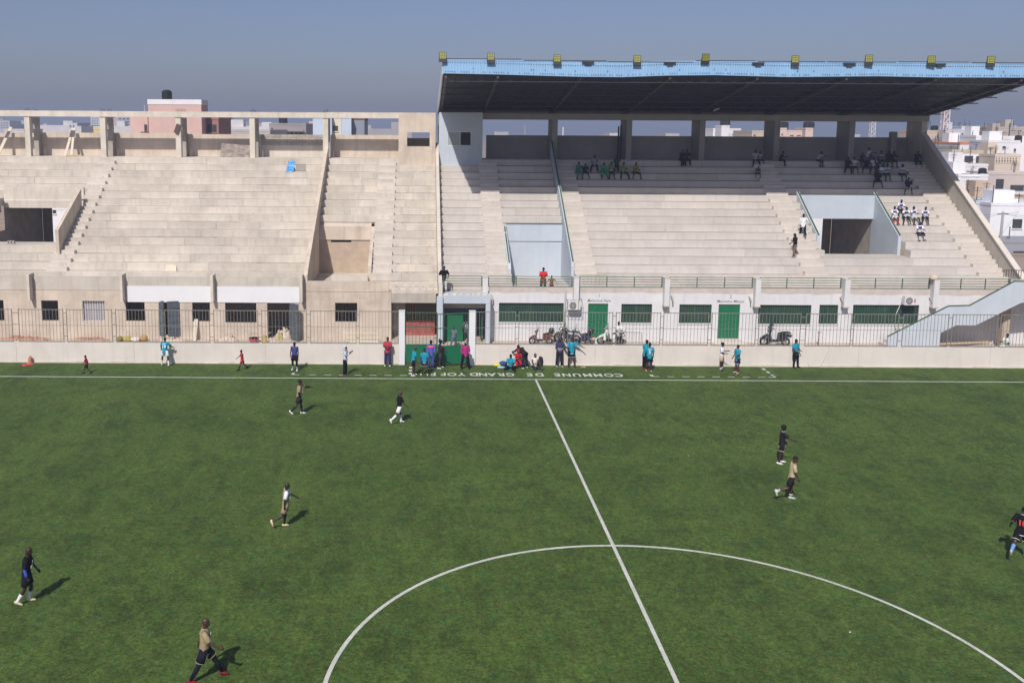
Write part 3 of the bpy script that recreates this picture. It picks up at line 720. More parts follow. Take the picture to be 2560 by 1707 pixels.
for d in (dA, dB):
    e = empty('door', (0, 0, 0)); e.parent = RS
    xm = (d[0] + d[1]) / 2
    for a0, a1 in ((d[0] + .02, xm - .004), (xm + .004, d[1] - .02)):
        m = MB(); m.box(a0, a1, YF + .08, YF + .12, d[2] + .01, d[3] - .12); m.build('door_leaf', GREEN, e)
        m = MB()
        for z in (.02, .55, 1.1, 1.6): m.box(a0 + .02, a1 - .02, YF + .062, YF + .079, d[2] + z, d[2] + z + .05)
        m.build('rib', GREEN, e)
    m = MB(); m.box(d[0] + .005, d[1] - .005, YF + .07, YF + .14, d[3] - .11, d[3] - .005); m.build('frame', DGREEN, e)
    m = MB(); m.box(xm - .05, xm + .05, YF + .04, YF + .06, d[2] + 1.0, d[2] + 1.06); m.build('handle', CHROME, e)
    m = MB(); m.prism([(d[0] - .05, dz0), (d[1] + .05, dz0), (d[1] + .35, .402), (d[0] - .35, .402)], YF - .8, YF - .003, 'y'); m.build('door_ramp', STEP, RS)
m = MB(); m.box(-2.1, XE, 43.6, 43.8, .3, 3.3); m.build('room_back_wall', RAWG, RS)
for tx, txt, dy in ((dA, ('1', 'Malamine Sèye'), 0), (dB, ('2', 'Mamadou Mbaye'), 0)):
    xm = (tx[0] + tx[1]) / 2; zt = tx[3]
    for s, z, sz in ((txt[0], zt + .52, .30), (txt[1], zt + .20, .255)):
        o = link('lettering', text_mesh(s, sz, flat((.16, .16, .17)), .002), RS, (xm + .05, YF - .006, z), (R(90), 0, 0))
# spouts under the ledge
for px in (1228, 1676, 1870, 2098, 2320):
    x = fx(px); m = MB(); m.tube([(x, YF - .02, 3.45), (x + .05, YF - .25, 3.3), (x + .06, YF - .28, 3.05)], .045, 8); m.build('spout', RAWG, RS, smooth=True)
# blue portal before the green inner gate
m = MB(); m.box(-5.2, -2.12, 38.28, YF + .2, 3.10, 3.62); m.build('portal_beam', BLUE, RS)
m = MB(); m.box(-5.58, -5.19, 38.1, 38.27, .35, 3.58); m.build('portal_pillar', BLUE, RS)
m = MB(); m.box(-2.42, -2.12, 38.26, 38.55, .35, 3.09); m.build('portal_pillar', BLUE, RS)
m = MB(); x = -5.15
while x < -2.6: w = random.uniform(.15, .4); m.box(x, x + w, 38.45, 38.7, 3.62, 3.64 + random.uniform(.02, .14)); x += w + random.uniform(.02, .3)
tag(m.build('rubble_on_portal', BEAM, RS), kind='stuff')
m = MB(); m.box(-5.2, -2.43, 39.15, 39.3, 2.64, 3.08); m.build('portal_back_wall', RAWG, RS)
m = MB(); m.box(-2.3, -2.12, YF + .27, 43.5, .35, 3.1); m.build('portal_side_wall', RAWG, RS)
ig = empty('inner_gate', (0, 0, 0)); ig.parent = RS
ix0, ix1, ix2 = at(1110, 800, Y=39.15).x, at(1158, 800, Y=39.15).x, at(1203, 800, Y=39.15).x
m = MB(); m.box(ix0, ix1, 39.15, 39.19, .45, 2.34); m.build('sheet', GREEN, ig)
for k in range(9):
    xx = ix0 + (ix1 - ix0) * k / 8; m = MB(); m.box(xx - .012, xx + .012, 39.15, 39.18, 2.35, 2.62); m.build('bar', DGREEN, ig)
m = MB(); m.box(ix2, ix2 + .05, 39.2, 40.0, .45, 2.6); m.build('open_leaf', GREEN, ig)
m = MB(); m.box(-5.19, ix0 - .01, 39.15, 39.3, .35, 2.63); m.build('portal_back_wall', BLUE, RS)
# outer stair at the right with blue-grey side panel
def stair_poly(pts): return [(p.x, p.z) for p in (at(a, b, Y=37.2) for a, b in pts)]
PALEB = mat('pale_blue_paint', (.50, .545, .59), .7, .05, 1.0, .1, 25, streak=.12)
sp = stair_poly([(2219, 843), (2371, 767), (2424, 765.5), (2536, 705), (2600, 706), (2600, 752), (2551, 757), (2438, 813), (2389, 813), (2350, 832), (2348, 885), (2219, 885)])
m = MB(); m.prism(sp, 37.15, 37.3, 'y'); m.build('stair_side', PALEB, RS)
a0 = Vector((23.1, 0, .40))
for k in range(9):
    m = MB(); x = 23.35 + k * .36; m.box(x, x + .38, 37.31, 38.99, .4 + k * .2 - .02, .4 + (k + 1) * .2); m.build('stair_tread', DECK, RS)
m = MB(); m.box(26.6, 28.2, 37.31, 38.99, 2.1, 2.25); m.build('stair_landing', DECK, RS)
for k in range(8):
    m = MB(); x = 28.2 + k * .36; m.box(x, x + .38, 37.31, 38.99, 2.08 + k * .2, 2.25 + (k + 1) * .19); m.build('stair_tread', DECK, RS)
m = MB(); m.box(31.1, 37, 37.31, 38.99, 3.55, 3.8); m.build('stair_landing', DECK, RS)
tops = [at(a, b, Y=37.22) for a, b in ((2219, 843), (2371, 767), (2424, 765.5), (2536, 705), (2600, 706))]
m = MB()
for p, q in zip(tops, tops[1:]): m.bar(p + Vector((0, 0, .06)), q + Vector((0, 0, .06)), .06)
for p in tops: m.bar(p - Vector((0, 0, .02)), p + Vector((0, 0, .08)), .04)
m.build('stair_rail', DGREEN, RS)
m = MB(); m.box(30.9, 31.35, 38.2, 38.6, .35, 3.5); m.build('stair_column', RAWB, RS)
m = MB()
for k in range(8): x = 31.2 + k * .16; m.box(x - .012, x + .012, 39.05, 39.08, 4.9, 5.35)
m.box(31.15, 33.0, 39.04, 39.09, 5.33, 5.37); m.build('landing_rail', DARK, RS)
adopt(RS)
# ------------------------------------------------------------------ floodlights on the fascia
_fl = {}
def lamp_meshes():
    h = MB(); h.box(-.34, .34, 0, .16, 0, .72); h.box(-.38, .38, -.03, .02, -.02, .74)
    b = MB(); b.box(-.42, .42, -.02, .10, -.30, -.04); b.bar((-.39, .05, -.25), (-.39, .05, .3), .04); b.bar((.39, .05, -.25), (.39, .05, .3), .04)
    l = MB()
    for i in range(4):
        for j in range(4): cx, cz = -.255 + i * .17, .105 + j * .17; l.box(cx - .062, cx + .062, -.045, -.028, cz - .062, cz + .062)
    return h.mesh('housing', DARK), b.mesh('bracket', DARK), l.mesh('lens_grid', YEL)
_lm3 = lamp_meshes()
ords = ['leftmost floodlight on the blue fascia, at the roof corner', 'second floodlight from the left on the blue fascia', 'third floodlight from the left on the blue fascia', 'fourth floodlight from the left on the blue fascia', 'fifth floodlight on the fascia, tilted up and brightest', 'sixth floodlight from the left on the blue fascia', 'third floodlight from the right on the blue fascia', 'second floodlight from the right on the blue fascia', 'rightmost floodlight on the blue fascia']
for (px, tilt, rl), lab in zip(((1107, -4, 6), (1227, 0, 0), (1393, 0, 0), (1593, 0, 0), (1763, 22, 0), (1988, 4, -4), (2172, 6, -8), (2328, 8, -10), (2477, 8, -10)), ords):
    p = at(px, 152, Y=42.8)
    e = empty('floodlight', (p.x, 42.78, 18.72 + wav(p.x)), R(rl)); e.rotation_euler = (R(-8 + tilt), 0, R(rl)); e.scale = (.64, .64, .64); tag(e, lab, 'floodlight', 'floodlights on the roof edge')
    link('housing', _lm3[0], e); link('bracket', _lm3[1], e); o = link('lens_grid', _lm3[2], e); o['kind'] = 'stuff'
# =================================================================== PEOPLE
SKINS = [mat('skin_a', (.062, .030, .020), .45, .12, 12, spec=.4), mat('skin_b', (.085, .040, .026), .5, .12, 12, spec=.4), mat('skin_c', (.038, .021, .015), .45, .12, 12, spec=.4)]
HAIR = mat('hair_black', (.008, .007, .007), .8, .2, 60)
EYEW = mat('eye', (.5, .48, .45), .3, .1, 50)
def cloth(c): return mat('cloth_%02x%02x%02x' % tuple(int(255 * x) for x in c), c, .85, .14, 14, .25, 90, spec=.15)
BLK, WHT, TEAL, NAVY, TAN, REDC = (.007, .007, .009), (.70, .70, .71), (.014, .26, .37), (.016, .018, .055), (.30, .24, .135), (.42, .02, .03)
def remesh(mb, name, mtl, vox):
    me = mb.mesh(name, mtl); o = bpy.data.objects.new(name, me); COL.objects.link(o)
    md = o.modifiers.new('r', 'REMESH'); md.mode = 'VOXEL'; md.voxel_size = vox; md.use_smooth_shade = True
    sm = o.modifiers.new('s', 'SMOOTH'); sm.factor = .5; sm.iterations = 3
    dg = bpy.context.evaluated_depsgraph_get()
    m2 = bpy.data.meshes.new_from_object(o.evaluated_get(dg)); bpy.data.objects.remove(o); bpy.data.meshes.remove(me)
    m2.name = name; m2.materials.clear(); m2.materials.append(mtl)
    return m2
def dirv(f, a, side): return Vector((side * math.sin(R(a)), math.sin(R(f)) * math.cos(R(a)), -math.cos(R(f)) * math.cos(R(a))))
STAND = dict(aL=(5, 8, 12, 4), aR=(5, 8, 12, 4), lL=(2, 4, 3), lR=(-1, 4, 2))
def person(label, loc, face, height, pose=None, top=BLK, sleeve='short', bottom=BLK, legs='shorts', socks=None, shoes=(.03, .03, .03), skin=0, hair='short', vox=.016, group=None, number=None, numcol=(.8, .8, .8), trim=None, seat=None, sock_h=.6, chest=None, ground=True, seed=0, sleevec=None, slc=None, badge=False, cat='person', name='person'):
    """one body mesh; clothing, shoes and hair are its children. face: 0 = away from the camera, 90 = to the right"""
    P = dict(STAND); P.update(pose or {}); s = height / 1.75; rn = random.Random(seed + len(label))
    lean, side_l, hy, hp = P.get('lean', 0), P.get('side', 0), P.get('hyaw', 0), P.get('hpitch', 0)
    U = Vector((math.sin(R(side_l)), math.sin(R(lean)), math.cos(R(lean)) * math.cos(R(side_l)))).normalized()
    Fw = Vector((0, math.cos(R(lean)), -math.sin(R(lean)))); X = Vector((1, 0, 0))
    J = {}
    for k, sd_ in (('L', -1), ('R', 1)):
        hip = Vector((sd_ * .095, 0, 0)); f, a, kn = P['l' + k]
        d1 = dirv(f, a, sd_); d2 = dirv(f - kn, a * .6, sd_)
        knee = hip + d1 * .435; ank = knee + d2 * .42
        sh = U * .50 + X * (sd_ * .185); f, a, el, inw = P['a' + k]
        e = sh + dirv(f, a, sd_) * .285; w = e + dirv(f + el, a - inw, sd_) * .25; hd = dirv(f + el + 8, a - inw, sd_)
        J[k] = dict(hip=hip, knee=knee, ank=ank, sh=sh, el=e, wr=w, hd=hd, d1=d1, d2=d2)
    low = min(J['L']['ank'].z, J['R']['ank'].z)
    lift = -low + .085 if seat is None else seat / s      # pelvis height above loc
    hipz = Vector((0, 0, lift))
    neck = U * .565; hdir = (U + Vector((0, .10 + hp * .012, 0))).normalized()
    hc = neck + hdir * .145
    hq = Matrix.Rotation(R(-hy), 3, 'Z')
    def hp_(x, y, z):                                     # a point of the head
        v = hq @ Vector((x, y, z)); tl = R(hp); v = Vector((v.x, v.y * math.cos(tl) + v.z * math.sin(tl), -v.y * math.sin(tl) + v.z * math.cos(tl)))
        return hc + v
    b = MB()
    T = lambda t, rx, ry: (U * t, (rx, ry))
    rings = [T(-.09, .10, .08), T(-.05, .15, .11), T(.04, .155, .112), T(.18, .13, .098), T(.32, .155, .112), T(.44, .168, .11), T(.51, .125, .085), T(.545, .07, .065), T(.60, .058, .058), T(.67, .055, .058)]
    b.tube([r[0] for r in rings], [r[1] for r in rings], 14)
    # head: skull, jaw, nose, ears, brow
    hpts, hr = [], []
    for z, rx, ry, off in ((-.118, .03, .035, .035), (-.10, .052, .06, .028), (-.06, .066, .082, .016), (-.01, .072, .094, .004), (.045, .075, .098, -.004), (.085, .066, .086, -.008), (.112, .042, .055, -.010), (.122, .012, .016, -.010)):
        hpts.append(hp_(0, off, z)); hr.append((rx, ry))
    yf = hq @ Vector((0, 1, 0)); b.tube(hpts, hr, 14, ref=yf)
    b.tube([hp_(0, .095, .012), hp_(0, .112, -.022), hp_(0, .098, -.04)], [.010, .017, .012], 8, ref=(1, 0, 0))
    b.tube([hp_(-.028, .090, -.066), hp_(.028, .090, -.066)], [.012, .012], 8, ref=(0, 0, 1))
    b.tube([hp_(-.045, .088, .022), hp_(.045, .088, .022)], [.010, .010], 8, ref=(0, 0, 1))
    for q in (-1, 1): b.tube([hp_(q * .072, -.01, -.03), hp_(q * .084, -.02, .0), hp_(q * .074, -.015, .03)], [.010, .016, .010], 8)
    shoe_m = []
    for k, sd_ in (('L', -1), ('R', 1)):
        j = J[k]
        b.tube([j['hip'] + Vector((0, 0, .05)), j['hip'], j['hip'].lerp(j['knee'], .35), j['hip'].lerp(j['knee'], .8), j['knee'], j['knee'].lerp(j['ank'], .28), j['knee'].lerp(j['ank'], .65), j['ank'], j['ank'] + Vector((0, 0, -.03))],
               [.075, .092, .085, .062, .058, .060, .045, .037, .036], 12)
        b.tube([j['sh'] - X * (sd_ * .05), j['sh'], j['sh'].lerp(j['el'], .4), j['sh'].lerp(j['el'], .9), j['el'], j['el'].lerp(j['wr'], .3), j['wr']], [.05, .056, .050, .040, .038, .040, .027], 10)
        # hand: palm, four fingers, thumb
        hd = j['hd'].normalized(); w = j['wr']; inn = Vector((-sd_, 0, 0)); nrm = hd.cross(Vector((0, 1, 0)))
        if nrm.length < .2: nrm = hd.cross(Vector((0, 0, 1)))
        nrm.normalize()
        if nrm.dot(inn) < 0: nrm = -nrm
        acr = hd.cross(nrm).normalized()
        if acr.y < 0: acr = -acr
        curl = P.get('curl', 25)
        b.tube([w, w + hd * .035, w + hd * .085], [(.020, .026), (.019, .040), (.016, .040)], 10, ref=acr)
        for fi, (o, ln) in enumerate(((.030, .072), (.010, .082), (-.010, .077), (-.030, .062))):
            p0 = w + hd * .075 + acr * o; d_ = (hd * math.cos(R(curl)) + nrm * math.sin(R(curl))); p1 = p0 + d_ * (ln * .5)
            d_ = (hd * math.cos(R(curl * 2)) + nrm * math.sin(R(curl * 2))); b.tube([p0, p1, p1 + d_ * (ln * .5)], [.0115, .011, .009], 6)
        p0 = w + hd * .03 + acr * .034; d_ = (hd * .65 + acr * .7 + nrm * .3).normalized(); b.tube([p0, p0 + d_ * .035, p0 + d_ * .035 + (hd + nrm * .5).normalized() * .032], [.014, .0125, .010], 6)
    body = remesh(b, 'body', SKINS[skin], vox / s if vox else .016)
    root = link(name, body, None, loc, (0, 0, R(-face)))
    root.scale = (s, s, s)
    # the body stands with its origin at the feet
    body.transform(Matrix.Translation(hipz))
    def dress(mb, nm, mtl, parent=root):
        me = mb.mesh(nm, mtl, True); me.transform(Matrix.Translation(hipz)); return link(nm, me, parent)
    wob = .035
    # shirt
    if sleeve is not None:
        c = MB(); hem = -.13 if legs != 'robe' else -.10
        tr = [T(hem, .178, .132), T(hem + .004, .182, .136), T(-.04, .180, .134), T(.07, .172, .126), T(.18, .162, .120), T(.32, .180, .132), T(.43, .192, .124), T(.50, .155, .104), T(.535, .095, .082), T(.555, .075, .072)]
        c.tube([r[0] + (Vector((0, .012, 0)) if i < 2 and seat else Vector()) for i, r in enumerate(tr)], [r[1] for r in tr], 20, wob=wob, rnd=rn)
        for k, sd_ in (('L', -1), ('R', 1)):
            j = J[k]; ins = j['sh'] - X * (sd_ * .07) - U * .01
            if slc:
                c2 = MB(); c2.tube([ins, j['sh'], j['sh'].lerp(j['el'], .45), j['sh'].lerp(j['el'], .82), j['sh'].lerp(j['el'], .84)], [.082, .084, .078, .080, .074], 12, wob=wob, rnd=rn); dress(c2, 'sleeve', cloth(slc))
            elif sleeve == 'short': c.tube([ins, j['sh'], j['sh'].lerp(j['el'], .45), j['sh'].lerp(j['el'], .82), j['sh'].lerp(j['el'], .84)], [.074, .078, .074, .078, .074], 12, wob=wob, rnd=rn)
            elif sleeve == 'long': c.tube([ins, j['sh'], j['sh'].lerp(j['el'], .5), j['el'], j['el'].lerp(j['wr'], .5), j['el'].lerp(j['wr'], .96)], [.074, .078, .068, .062, .054, .044], 12, wob=wob, rnd=rn)
            else: c.tube([ins, j['sh'], j['sh'].lerp(j['el'], .2)], [.07, .072, .066], 12)
        shirt = dress(c, 'shirt', cloth(top))
        if badge:
            for q, t_, sx, sz in ((-.06, .37, .05, .045), (.02, .27, .13, .035)):
                c = MB(); ct = U * t_ + Fw * .148 + X * q; c.bar(ct - X * sx, ct + X * sx, sz * 2, .012, up=Fw); dress(c, 'print', cloth((.6, .6, .6)), shirt)
        if sleevec:
            for k in P.get('slvs', 'LR'):
                j = J[k]; c = MB(); c.tube([j['sh'].lerp(j['el'], .6), j['el'], j['el'].lerp(j['wr'], .5), j['el'].lerp(j['wr'], .95)], [.058, .050, .048, .036], 12); dress(c, 'arm_sleeve', cloth(sleevec))
        if trim:
            c = MB(); c.tube([U * .545, U * .562], [(.085, .078), (.074, .071)], 18); dress(c, 'collar', cloth(trim), shirt)
            c = MB(); c.tube([U * (hem - .004), U * (hem + .018)], [(.186, .140), (.186, .140)], 20); dress(c, 'hem', cloth(trim), shirt)
        if chest:
            c = MB(); c.tube([U * chest[1], U * ((chest[1] + chest[2]) / 2), U * chest[2]], [(.197, .140), (.199, .142), (.200, .136)], 20); dress(c, 'chest_panel', cloth(chest[0]), shirt)
        if number:
            bk = -1 if number[1] == 'back' else 1
            me = text_mesh(number[0], .26, cloth(numcol), .006)
            ps = hipz + U * .27 + Fw * (bk * .152)
            me.transform(Matrix.Translation(ps) @ (Matrix.Rotation(R(180), 4, 'Z') if bk > 0 else Matrix.Identity(4)) @ Matrix.Rotation(R(90 - lean * (1 if bk < 0 else -1)), 4, 'X'))
            link('number', me, shirt)
            if number[1] == 'back' and len(number) > 2:
                me = text_mesh(number[2], .075, cloth(numcol), .003); me.transform(Matrix.Translation(hipz + U * .445 + Fw * -.142) @ Matrix.Rotation(R(90 - lean), 4, 'X')); link('name_print', me, shirt)
    # trousers
    c = MB(); pel = [T(-.13, .11, .10), T(-.09, .158, .128), T(0, .168, .126), T(.06, .160, .116)]
    c.tube([r[0] for r in pel], [r[1] for r in pel], 18)
    for k in 'LR':
        j = J[k]; st = [j['hip'] + Vector((0, 0, .03)), j['hip'], j['hip'].lerp(j['knee'], .4)]
        if legs == 'shorts': c.tube(st + [j['hip'].lerp(j['knee'], .74), j['hip'].lerp(j['knee'], .76)], [.098, .112, .108, .112, .10], 14, wob=wob, rnd=rn)
        elif legs == 'long': c.tube(st + [j['knee'], j['knee'].lerp(j['ank'], .4), j['knee'].lerp(j['ank'], .97)], [.098, .108, .098, .080, .078, .062], 14, wob=wob, rnd=rn)
        elif legs == 'tights': c.tube(st + [j['knee'], j['knee'].lerp(j['ank'], .28), j['knee'].lerp(j['ank'], .97)], [.095, .102, .094, .066, .067, .045], 14)
        elif legs == 'robe': c.tube(st + [j['knee'], j['knee'].lerp(j['ank'], .8)], [.11, .13, .13, .12, .13], 14, wob=wob, rnd=rn)
    sh_o = dress(c, 'trousers' if legs != 'shorts' else 'shorts', cloth(bottom))
    if legs == 'tights':
        c = MB(); c.tube([r[0] for r in pel], [(r[1][0] + .012, r[1][1] + .012) for r in pel], 18)
        for k in 'LR':
            j = J[k]; c.tube([j['hip'], j['hip'].lerp(j['knee'], .4), j['hip'].lerp(j['knee'], .72)], [.118, .114, .118], 14)
        sh_o = dress(c, 'shorts', cloth(bottom))
    if trim and legs in ('shorts', 'tights'):
        for k in 'LR':
            j = J[k]; c = MB(); c.tube([j['hip'].lerp(j['knee'], .70), j['hip'].lerp(j['knee'], .74)], [.121, .121], 14); dress(c, 'leg_trim', cloth(trim), sh_o)
    for k in 'LR':
        j = J[k]
        if socks:
            c = MB(); t0 = 1 - sock_h; c.tube([j['knee'].lerp(j['ank'], t0), j['knee'].lerp(j['ank'], t0 + .02), j['knee'].lerp(j['ank'], max(.4, t0 + .05)), j['knee'].lerp(j['ank'], .75), j['ank'], j['ank'] - Vector((0, 0, .03))], [.055, .064, .062, .050, .046, .046], 12); dress(c, 'sock', cloth(socks))
        # shoe: heel raised when the ankle is high
        up = max(0.0, j['ank'].z - low) if seat is None else P.get('heel', 0)
        pt = math.asin(min(up / .20, .9)) if P.get('flatfeet') is None else 0
        fd = Vector((0, math.cos(pt), -math.sin(pt))); fu = Vector((0, math.sin(pt), math.cos(pt))); a = j['ank']; out = Vector(((-1 if k == 'L' else 1) * .12, 0, 0))
        fd = (fd + out).normalized()
        c = MB(); c.tube([a - fd * .075 - fu * .045, a - fd * .06 - fu * .03, a + fd * .0 - fu * .032, a + fd * .08 - fu * .045, a + fd * .15 - fu * .055, a + fd * .19 - fu * .066], [(.020, .025), (.036, .052), (.042, .052), (.044, .038), (.040, .030), (.016, .014)], 12, ref=(0, 0, 1)); dress(c, 'shoe', cloth(shoes))
    # hair or hood
    if hair in ('short', 'afro', 'hood', 'cap', 'hat'):
        g_ = {'short': 1.05, 'afro': 1.28, 'hood': 1.22, 'cap': 1.10, 'hat': 1.12}[hair]; c = MB(); pts, rr = [], []
        for z, rx, ry, off in ((-.02, .073, .070, -.032), (.03, .077, .096, -.012), (.07, .074, .095, -.009), (.10, .058, .076, -.01), (.124, .030, .040, -.010), (.130, .008, .01, -.01)):
            if hair == 'hood' and z < 0: pts += [hp_(0, -.03, -.14), hp_(0, -.03, -.08)]; rr += [(.10, .09), (.09, .08)]
            pts.append(hp_(0, off - (.03 if hair == 'hood' else 0), z * (g_ if hair != 'short' else 1.02) - (.0 if hair != 'short' else .0))); rr.append((rx * g_, ry * g_))
        c.tube(pts, rr, 14, ref=yf)
        if hair == 'cap': c.tube([hp_(0, .08, .055), hp_(0, .16, .04)], [(.06, .012), (.045, .006)], 10, ref=(0, 0, 1))
        if hair == 'hat': c.tube([hp_(0, 0, .035), hp_(0, 0, .05)], [(.14, .15), (.12, .13)], 14, ref=yf)
        dress(c, 'hair' if hair in ('short', 'afro') else hair, HAIR if hair in ('short', 'afro') else cloth(top if hair == 'hood' else P.get('hatc', BLK)))
    if vox and vox < .018:
        c = MB()
        for q in (-1, 1): c.ball(hp_(q * .030, .086, .005), .009, 8, 5)
        tag(dress(c, 'eyes', EYEW), kind='stuff')
    tag(root, label, cat, group)
    return root
def ground(px, py, z=0): p = at(px, py, Z=z); return (p.x, p.y, z)
W1 = dict(aL=(22, 8, 18, 5), aR=(-20, 8, 14, 5), lL=(-18, 3, 22), lR=(24, 3, 6), lean=4)
W2 = dict(aL=(-18, 8, 14, 5), aR=(30, 8, 22, 5), lL=(26, 3, 6), lR=(-20, 3, 24), lean=4)
GP = 'players spread over the pitch'
V8 = .0125
person('player in black shirt with one blue sleeve and white socks at far left', ground(70, 1507), 80, 1.76, dict(aL=(18, 9, 12, 4), aR=(-6, 10, 20, 4), lL=(12, 3, 22), lR=(-6, 3, 26), lean=5, hpitch=14, slvs='R'), BLK, 'short', (.010, .010, .014), 'shorts', WHT, (.55, .48, .28), 2, None, V8, GP, sleevec=(.05, .09, .48), badge=True, seed=1)
person('player in tan shirt striding in black tights and red boots at bottom left', ground(513, 1698), 82, 1.76, dict(aL=(-26, 8, 10, 4), aR=(30, 12, 34, 4), lL=(34, 3, 8), lR=(-20, 4, 10), lean=3), TAN, 'short', (.010, .011, .02), 'tights', None, (.22, .012, .02), 0, None, V8, GP, trim=(.35, .30, .2), badge=True, seed=2)
person('bald player in tan and white kit walking with cream boots', ground(715, 1318), 78, 1.66, dict(aL=(42, 10, 10, 4), aR=(-14, 8, 8, 4), lL=(-2, 3, 4), lR=(-18, 3, 46), lean=3, hpitch=8), TAN, 'short', TAN, 'shorts', None, (.68, .50, .33), 2, None, V8, GP, slc=WHT, badge=True, seed=3)
person('player in tan shirt with long black arm sleeves pointing right', ground(748, 1036), 85, 1.78, dict(aL=(70, 8, 15, 4), aR=(-4, 8, 10, 4), lL=(12, 3, 6), lR=(-12, 3, 34), lean=4), TAN, 'short', (.03, .02, .022), 'shorts', (.02, .02, .022), (.75, .75, .7), 0, 'short', V8, GP, sleevec=BLK, badge=True, seed=4, sock_h=.8)
person('player in black shirt, white shorts and white socks left of the halfway line', ground(998, 1058), 70, 1.62, dict(aL=(-10, 8, 10, 4), aR=(24, 10, 20, 4), lL=(14, 3, 6), lR=(-22, 3, 30), lean=4), BLK, 'short', WHT, 'shorts', WHT, (.7, .7, .72), 1, None, V8, GP, seed=5, sock_h=.85)
person('player in black shirt with red number reaching an arm right', ground(1952, 1158), 100, 1.68, dict(aL=(8, 8, 20, 4), aR=(48, 14, 22, 4), lL=(6, 4, 4), lR=(-6, 6, 6), lean=2), (.016, .014, .02), 'short', (.012, .012, .012), 'shorts', None, (.75, .74, .72), 2, 'afro', V8, GP, number=('10', 'back'), numcol=(.5, .04, .03), trim=(.6, .6, .55), seed=6)
person('player in pale tan shirt with white socks looking down on the right half', ground(1976, 1250), 100, 1.77, dict(aL=(-4, 6, 8, 2), aR=(10, 6, 14, 2), lL=(4, 3, 4), lR=(-20, 4, 50), lean=4, hpitch=18, hyaw=20), (.42, .35, .21), 'short', (.015, .013, .018), 'shorts', WHT, (.5, .5, .5), 0, 'short', V8, GP, seed=7, sock_h=.28)
person('player in black shirt and blue and white socks running at the right edge', ground(2548, 1392), 40, 1.76, dict(aL=(-42, 20, 80, 4), aR=(40, 12, 60, 4), lL=(-36, 6, 30), lR=(22, 4, 20), lean=14), BLK, 'short', BLK, 'shorts', (.16, .28, .62), (.42, .44, .32), 0, 'short', V8, GP, number=('10', 'back'), numcol=(.6, .06, .05), trim=(.6, .6, .6), seed=8, sock_h=.75)
# --- along the perimeter wall
GW = 'people along the perimeter wall'
V = .017
AX = dict(aL=(20, 6, 88, 48), aR=(24, 6, 82, 48))
HIPS = dict(aL=(-14, 26, 50, 40), aR=(-14, 26, 50, 40))
person('child in red top and dark shorts walking by the far left wall', ground(217, 934), 265, 1.12, W1, REDC, 'none', BLK, 'shorts', None, BLK, 0, 'short', V, GW, seed=9)
person('person in teal number 19 shirt and white shorts facing the wall', ground(413, 914), 5, 1.72, dict(lL=(8, 12, 4), lR=(-4, 14, 8), aL=(14, 14, 10, 4), aR=(30, 30, 20, 4), lean=6), TEAL, 'short', WHT, 'shorts', WHT, (.6, .6, .62), 2, 'short', V, GW, number=('19', 'back', 'NIANG'), seed=10)
person('child in red football kit walking along the touchline', ground(606, 924), 250, 1.24, W2, REDC, 'none', REDC, 'shorts', BLK, BLK, 0, 'short', V, GW, seed=11)
person('person in navy sleeveless bib standing before the wall', ground(737, 926), 190, 1.70, dict(lL=(5, 6, 4), lR=(-4, 6, 8), aL=(4, 9, 8, 4), aR=(4, 9, 8, 4), hyaw=20), (.05, .055, .20), 'none', BLK, 'tights', WHT, (.6, .6, .6), 2, 'short', V, GW, seed=12, sock_h=.35)
person('person in pale grey hooded top with hand raised to the chin', ground(863, 938), 100, 1.74, dict(aL=(40, 6, 95, 20), aR=(30, 8, 110, 30)), (.52, .54, .60), 'long', BLK, 'long', None, (.12, .08, .06), 2, 'hood', V, GW, seed=13)
person('person in red shirt with folded arms leaning on the wall', ground(969, 915), 185, 1.76, dict(AX, lean=-3), (.42, .04, .06), 'short', (.035, .035, .11), 'long', None, (.5, .5, .5), 0, 'short', V, GW, seed=14)
person('person in teal shirt standing sideways before the green gate', ground(1033, 939), 75, 1.72, dict(lean=8, aL=(-4, 8, 10, 4), aR=(2, 8, 12, 4), lL=(10, 3, 6), lR=(-4, 3, 4)), TEAL, 'short', BLK, 'shorts', None, (.7, .7, .7), 1, None, V, GW, seed=15)
person('boy in teal shirt facing the camera before the green gate', ground(1061, 937), 185, 1.55, dict(lL=(3, 9, 4), lR=(3, 9, 4), hyaw=-60), TEAL, 'short', NAVY, 'shorts', None, (.6, .6, .6), 0, 'short', V, GW, seed=16, trim=(.5, .5, .55))
person('person in orange and blue tracksuit standing behind the teal boy', ground(1077, 922), 180, 1.72, dict(aL=(6, 10, 60, 30), aR=(6, 10, 60, 30), hyaw=20), (.10, .10, .42), 'long', (.06, .07, .28), 'long', None, (.1, .1, .1), 2, 'cap', V, GW, chest=((.85, .11, .07), .36, .50), seed=17)
person('person in dark shirt and striped shorts standing side on at the gate', ground(1100, 921), 75, 1.72, dict(aL=(14, 8, 50, 10), aR=(10, 8, 60, 10), lL=(12, 4, 8), lR=(-6, 4, 6)), (.03, .022, .022), 'short', (.04, .035, .05), 'shorts', None, (.65, .6, .6), 2, 'afro', V, GW, number=('5', 'back'), numcol=(.5, .5, .5), seed=18)
person('goalkeeper in magenta shirt standing with legs apart by the gate post', ground(1163, 923), 178, 1.72, dict(aL=(4, 12, 40, 34), aR=(4, 12, 40, 34), lL=(2, 12, 4), lR=(2, 12, 4), hatc=(.30, .28, .24)), (.34, .03, .16), 'long', BLK, 'long', None, (.03, .03, .03), 2, 'hat', V, GW, seed=19, sleevec=NAVY)
def deep(px, py, Y): p = at(px, py, Y=Y); return p
p = deep(1134, 868, 37.6); person('child in patterned grey clothes walking behind the open gate', (p.x, 37.6, .40), 20, 1.35, W1, (.13, .15, .19), 'short', (.08, .11, .19), 'long', None, (.1, .1, .15), 2, 'short', V, 'people behind the fence', seed=20)
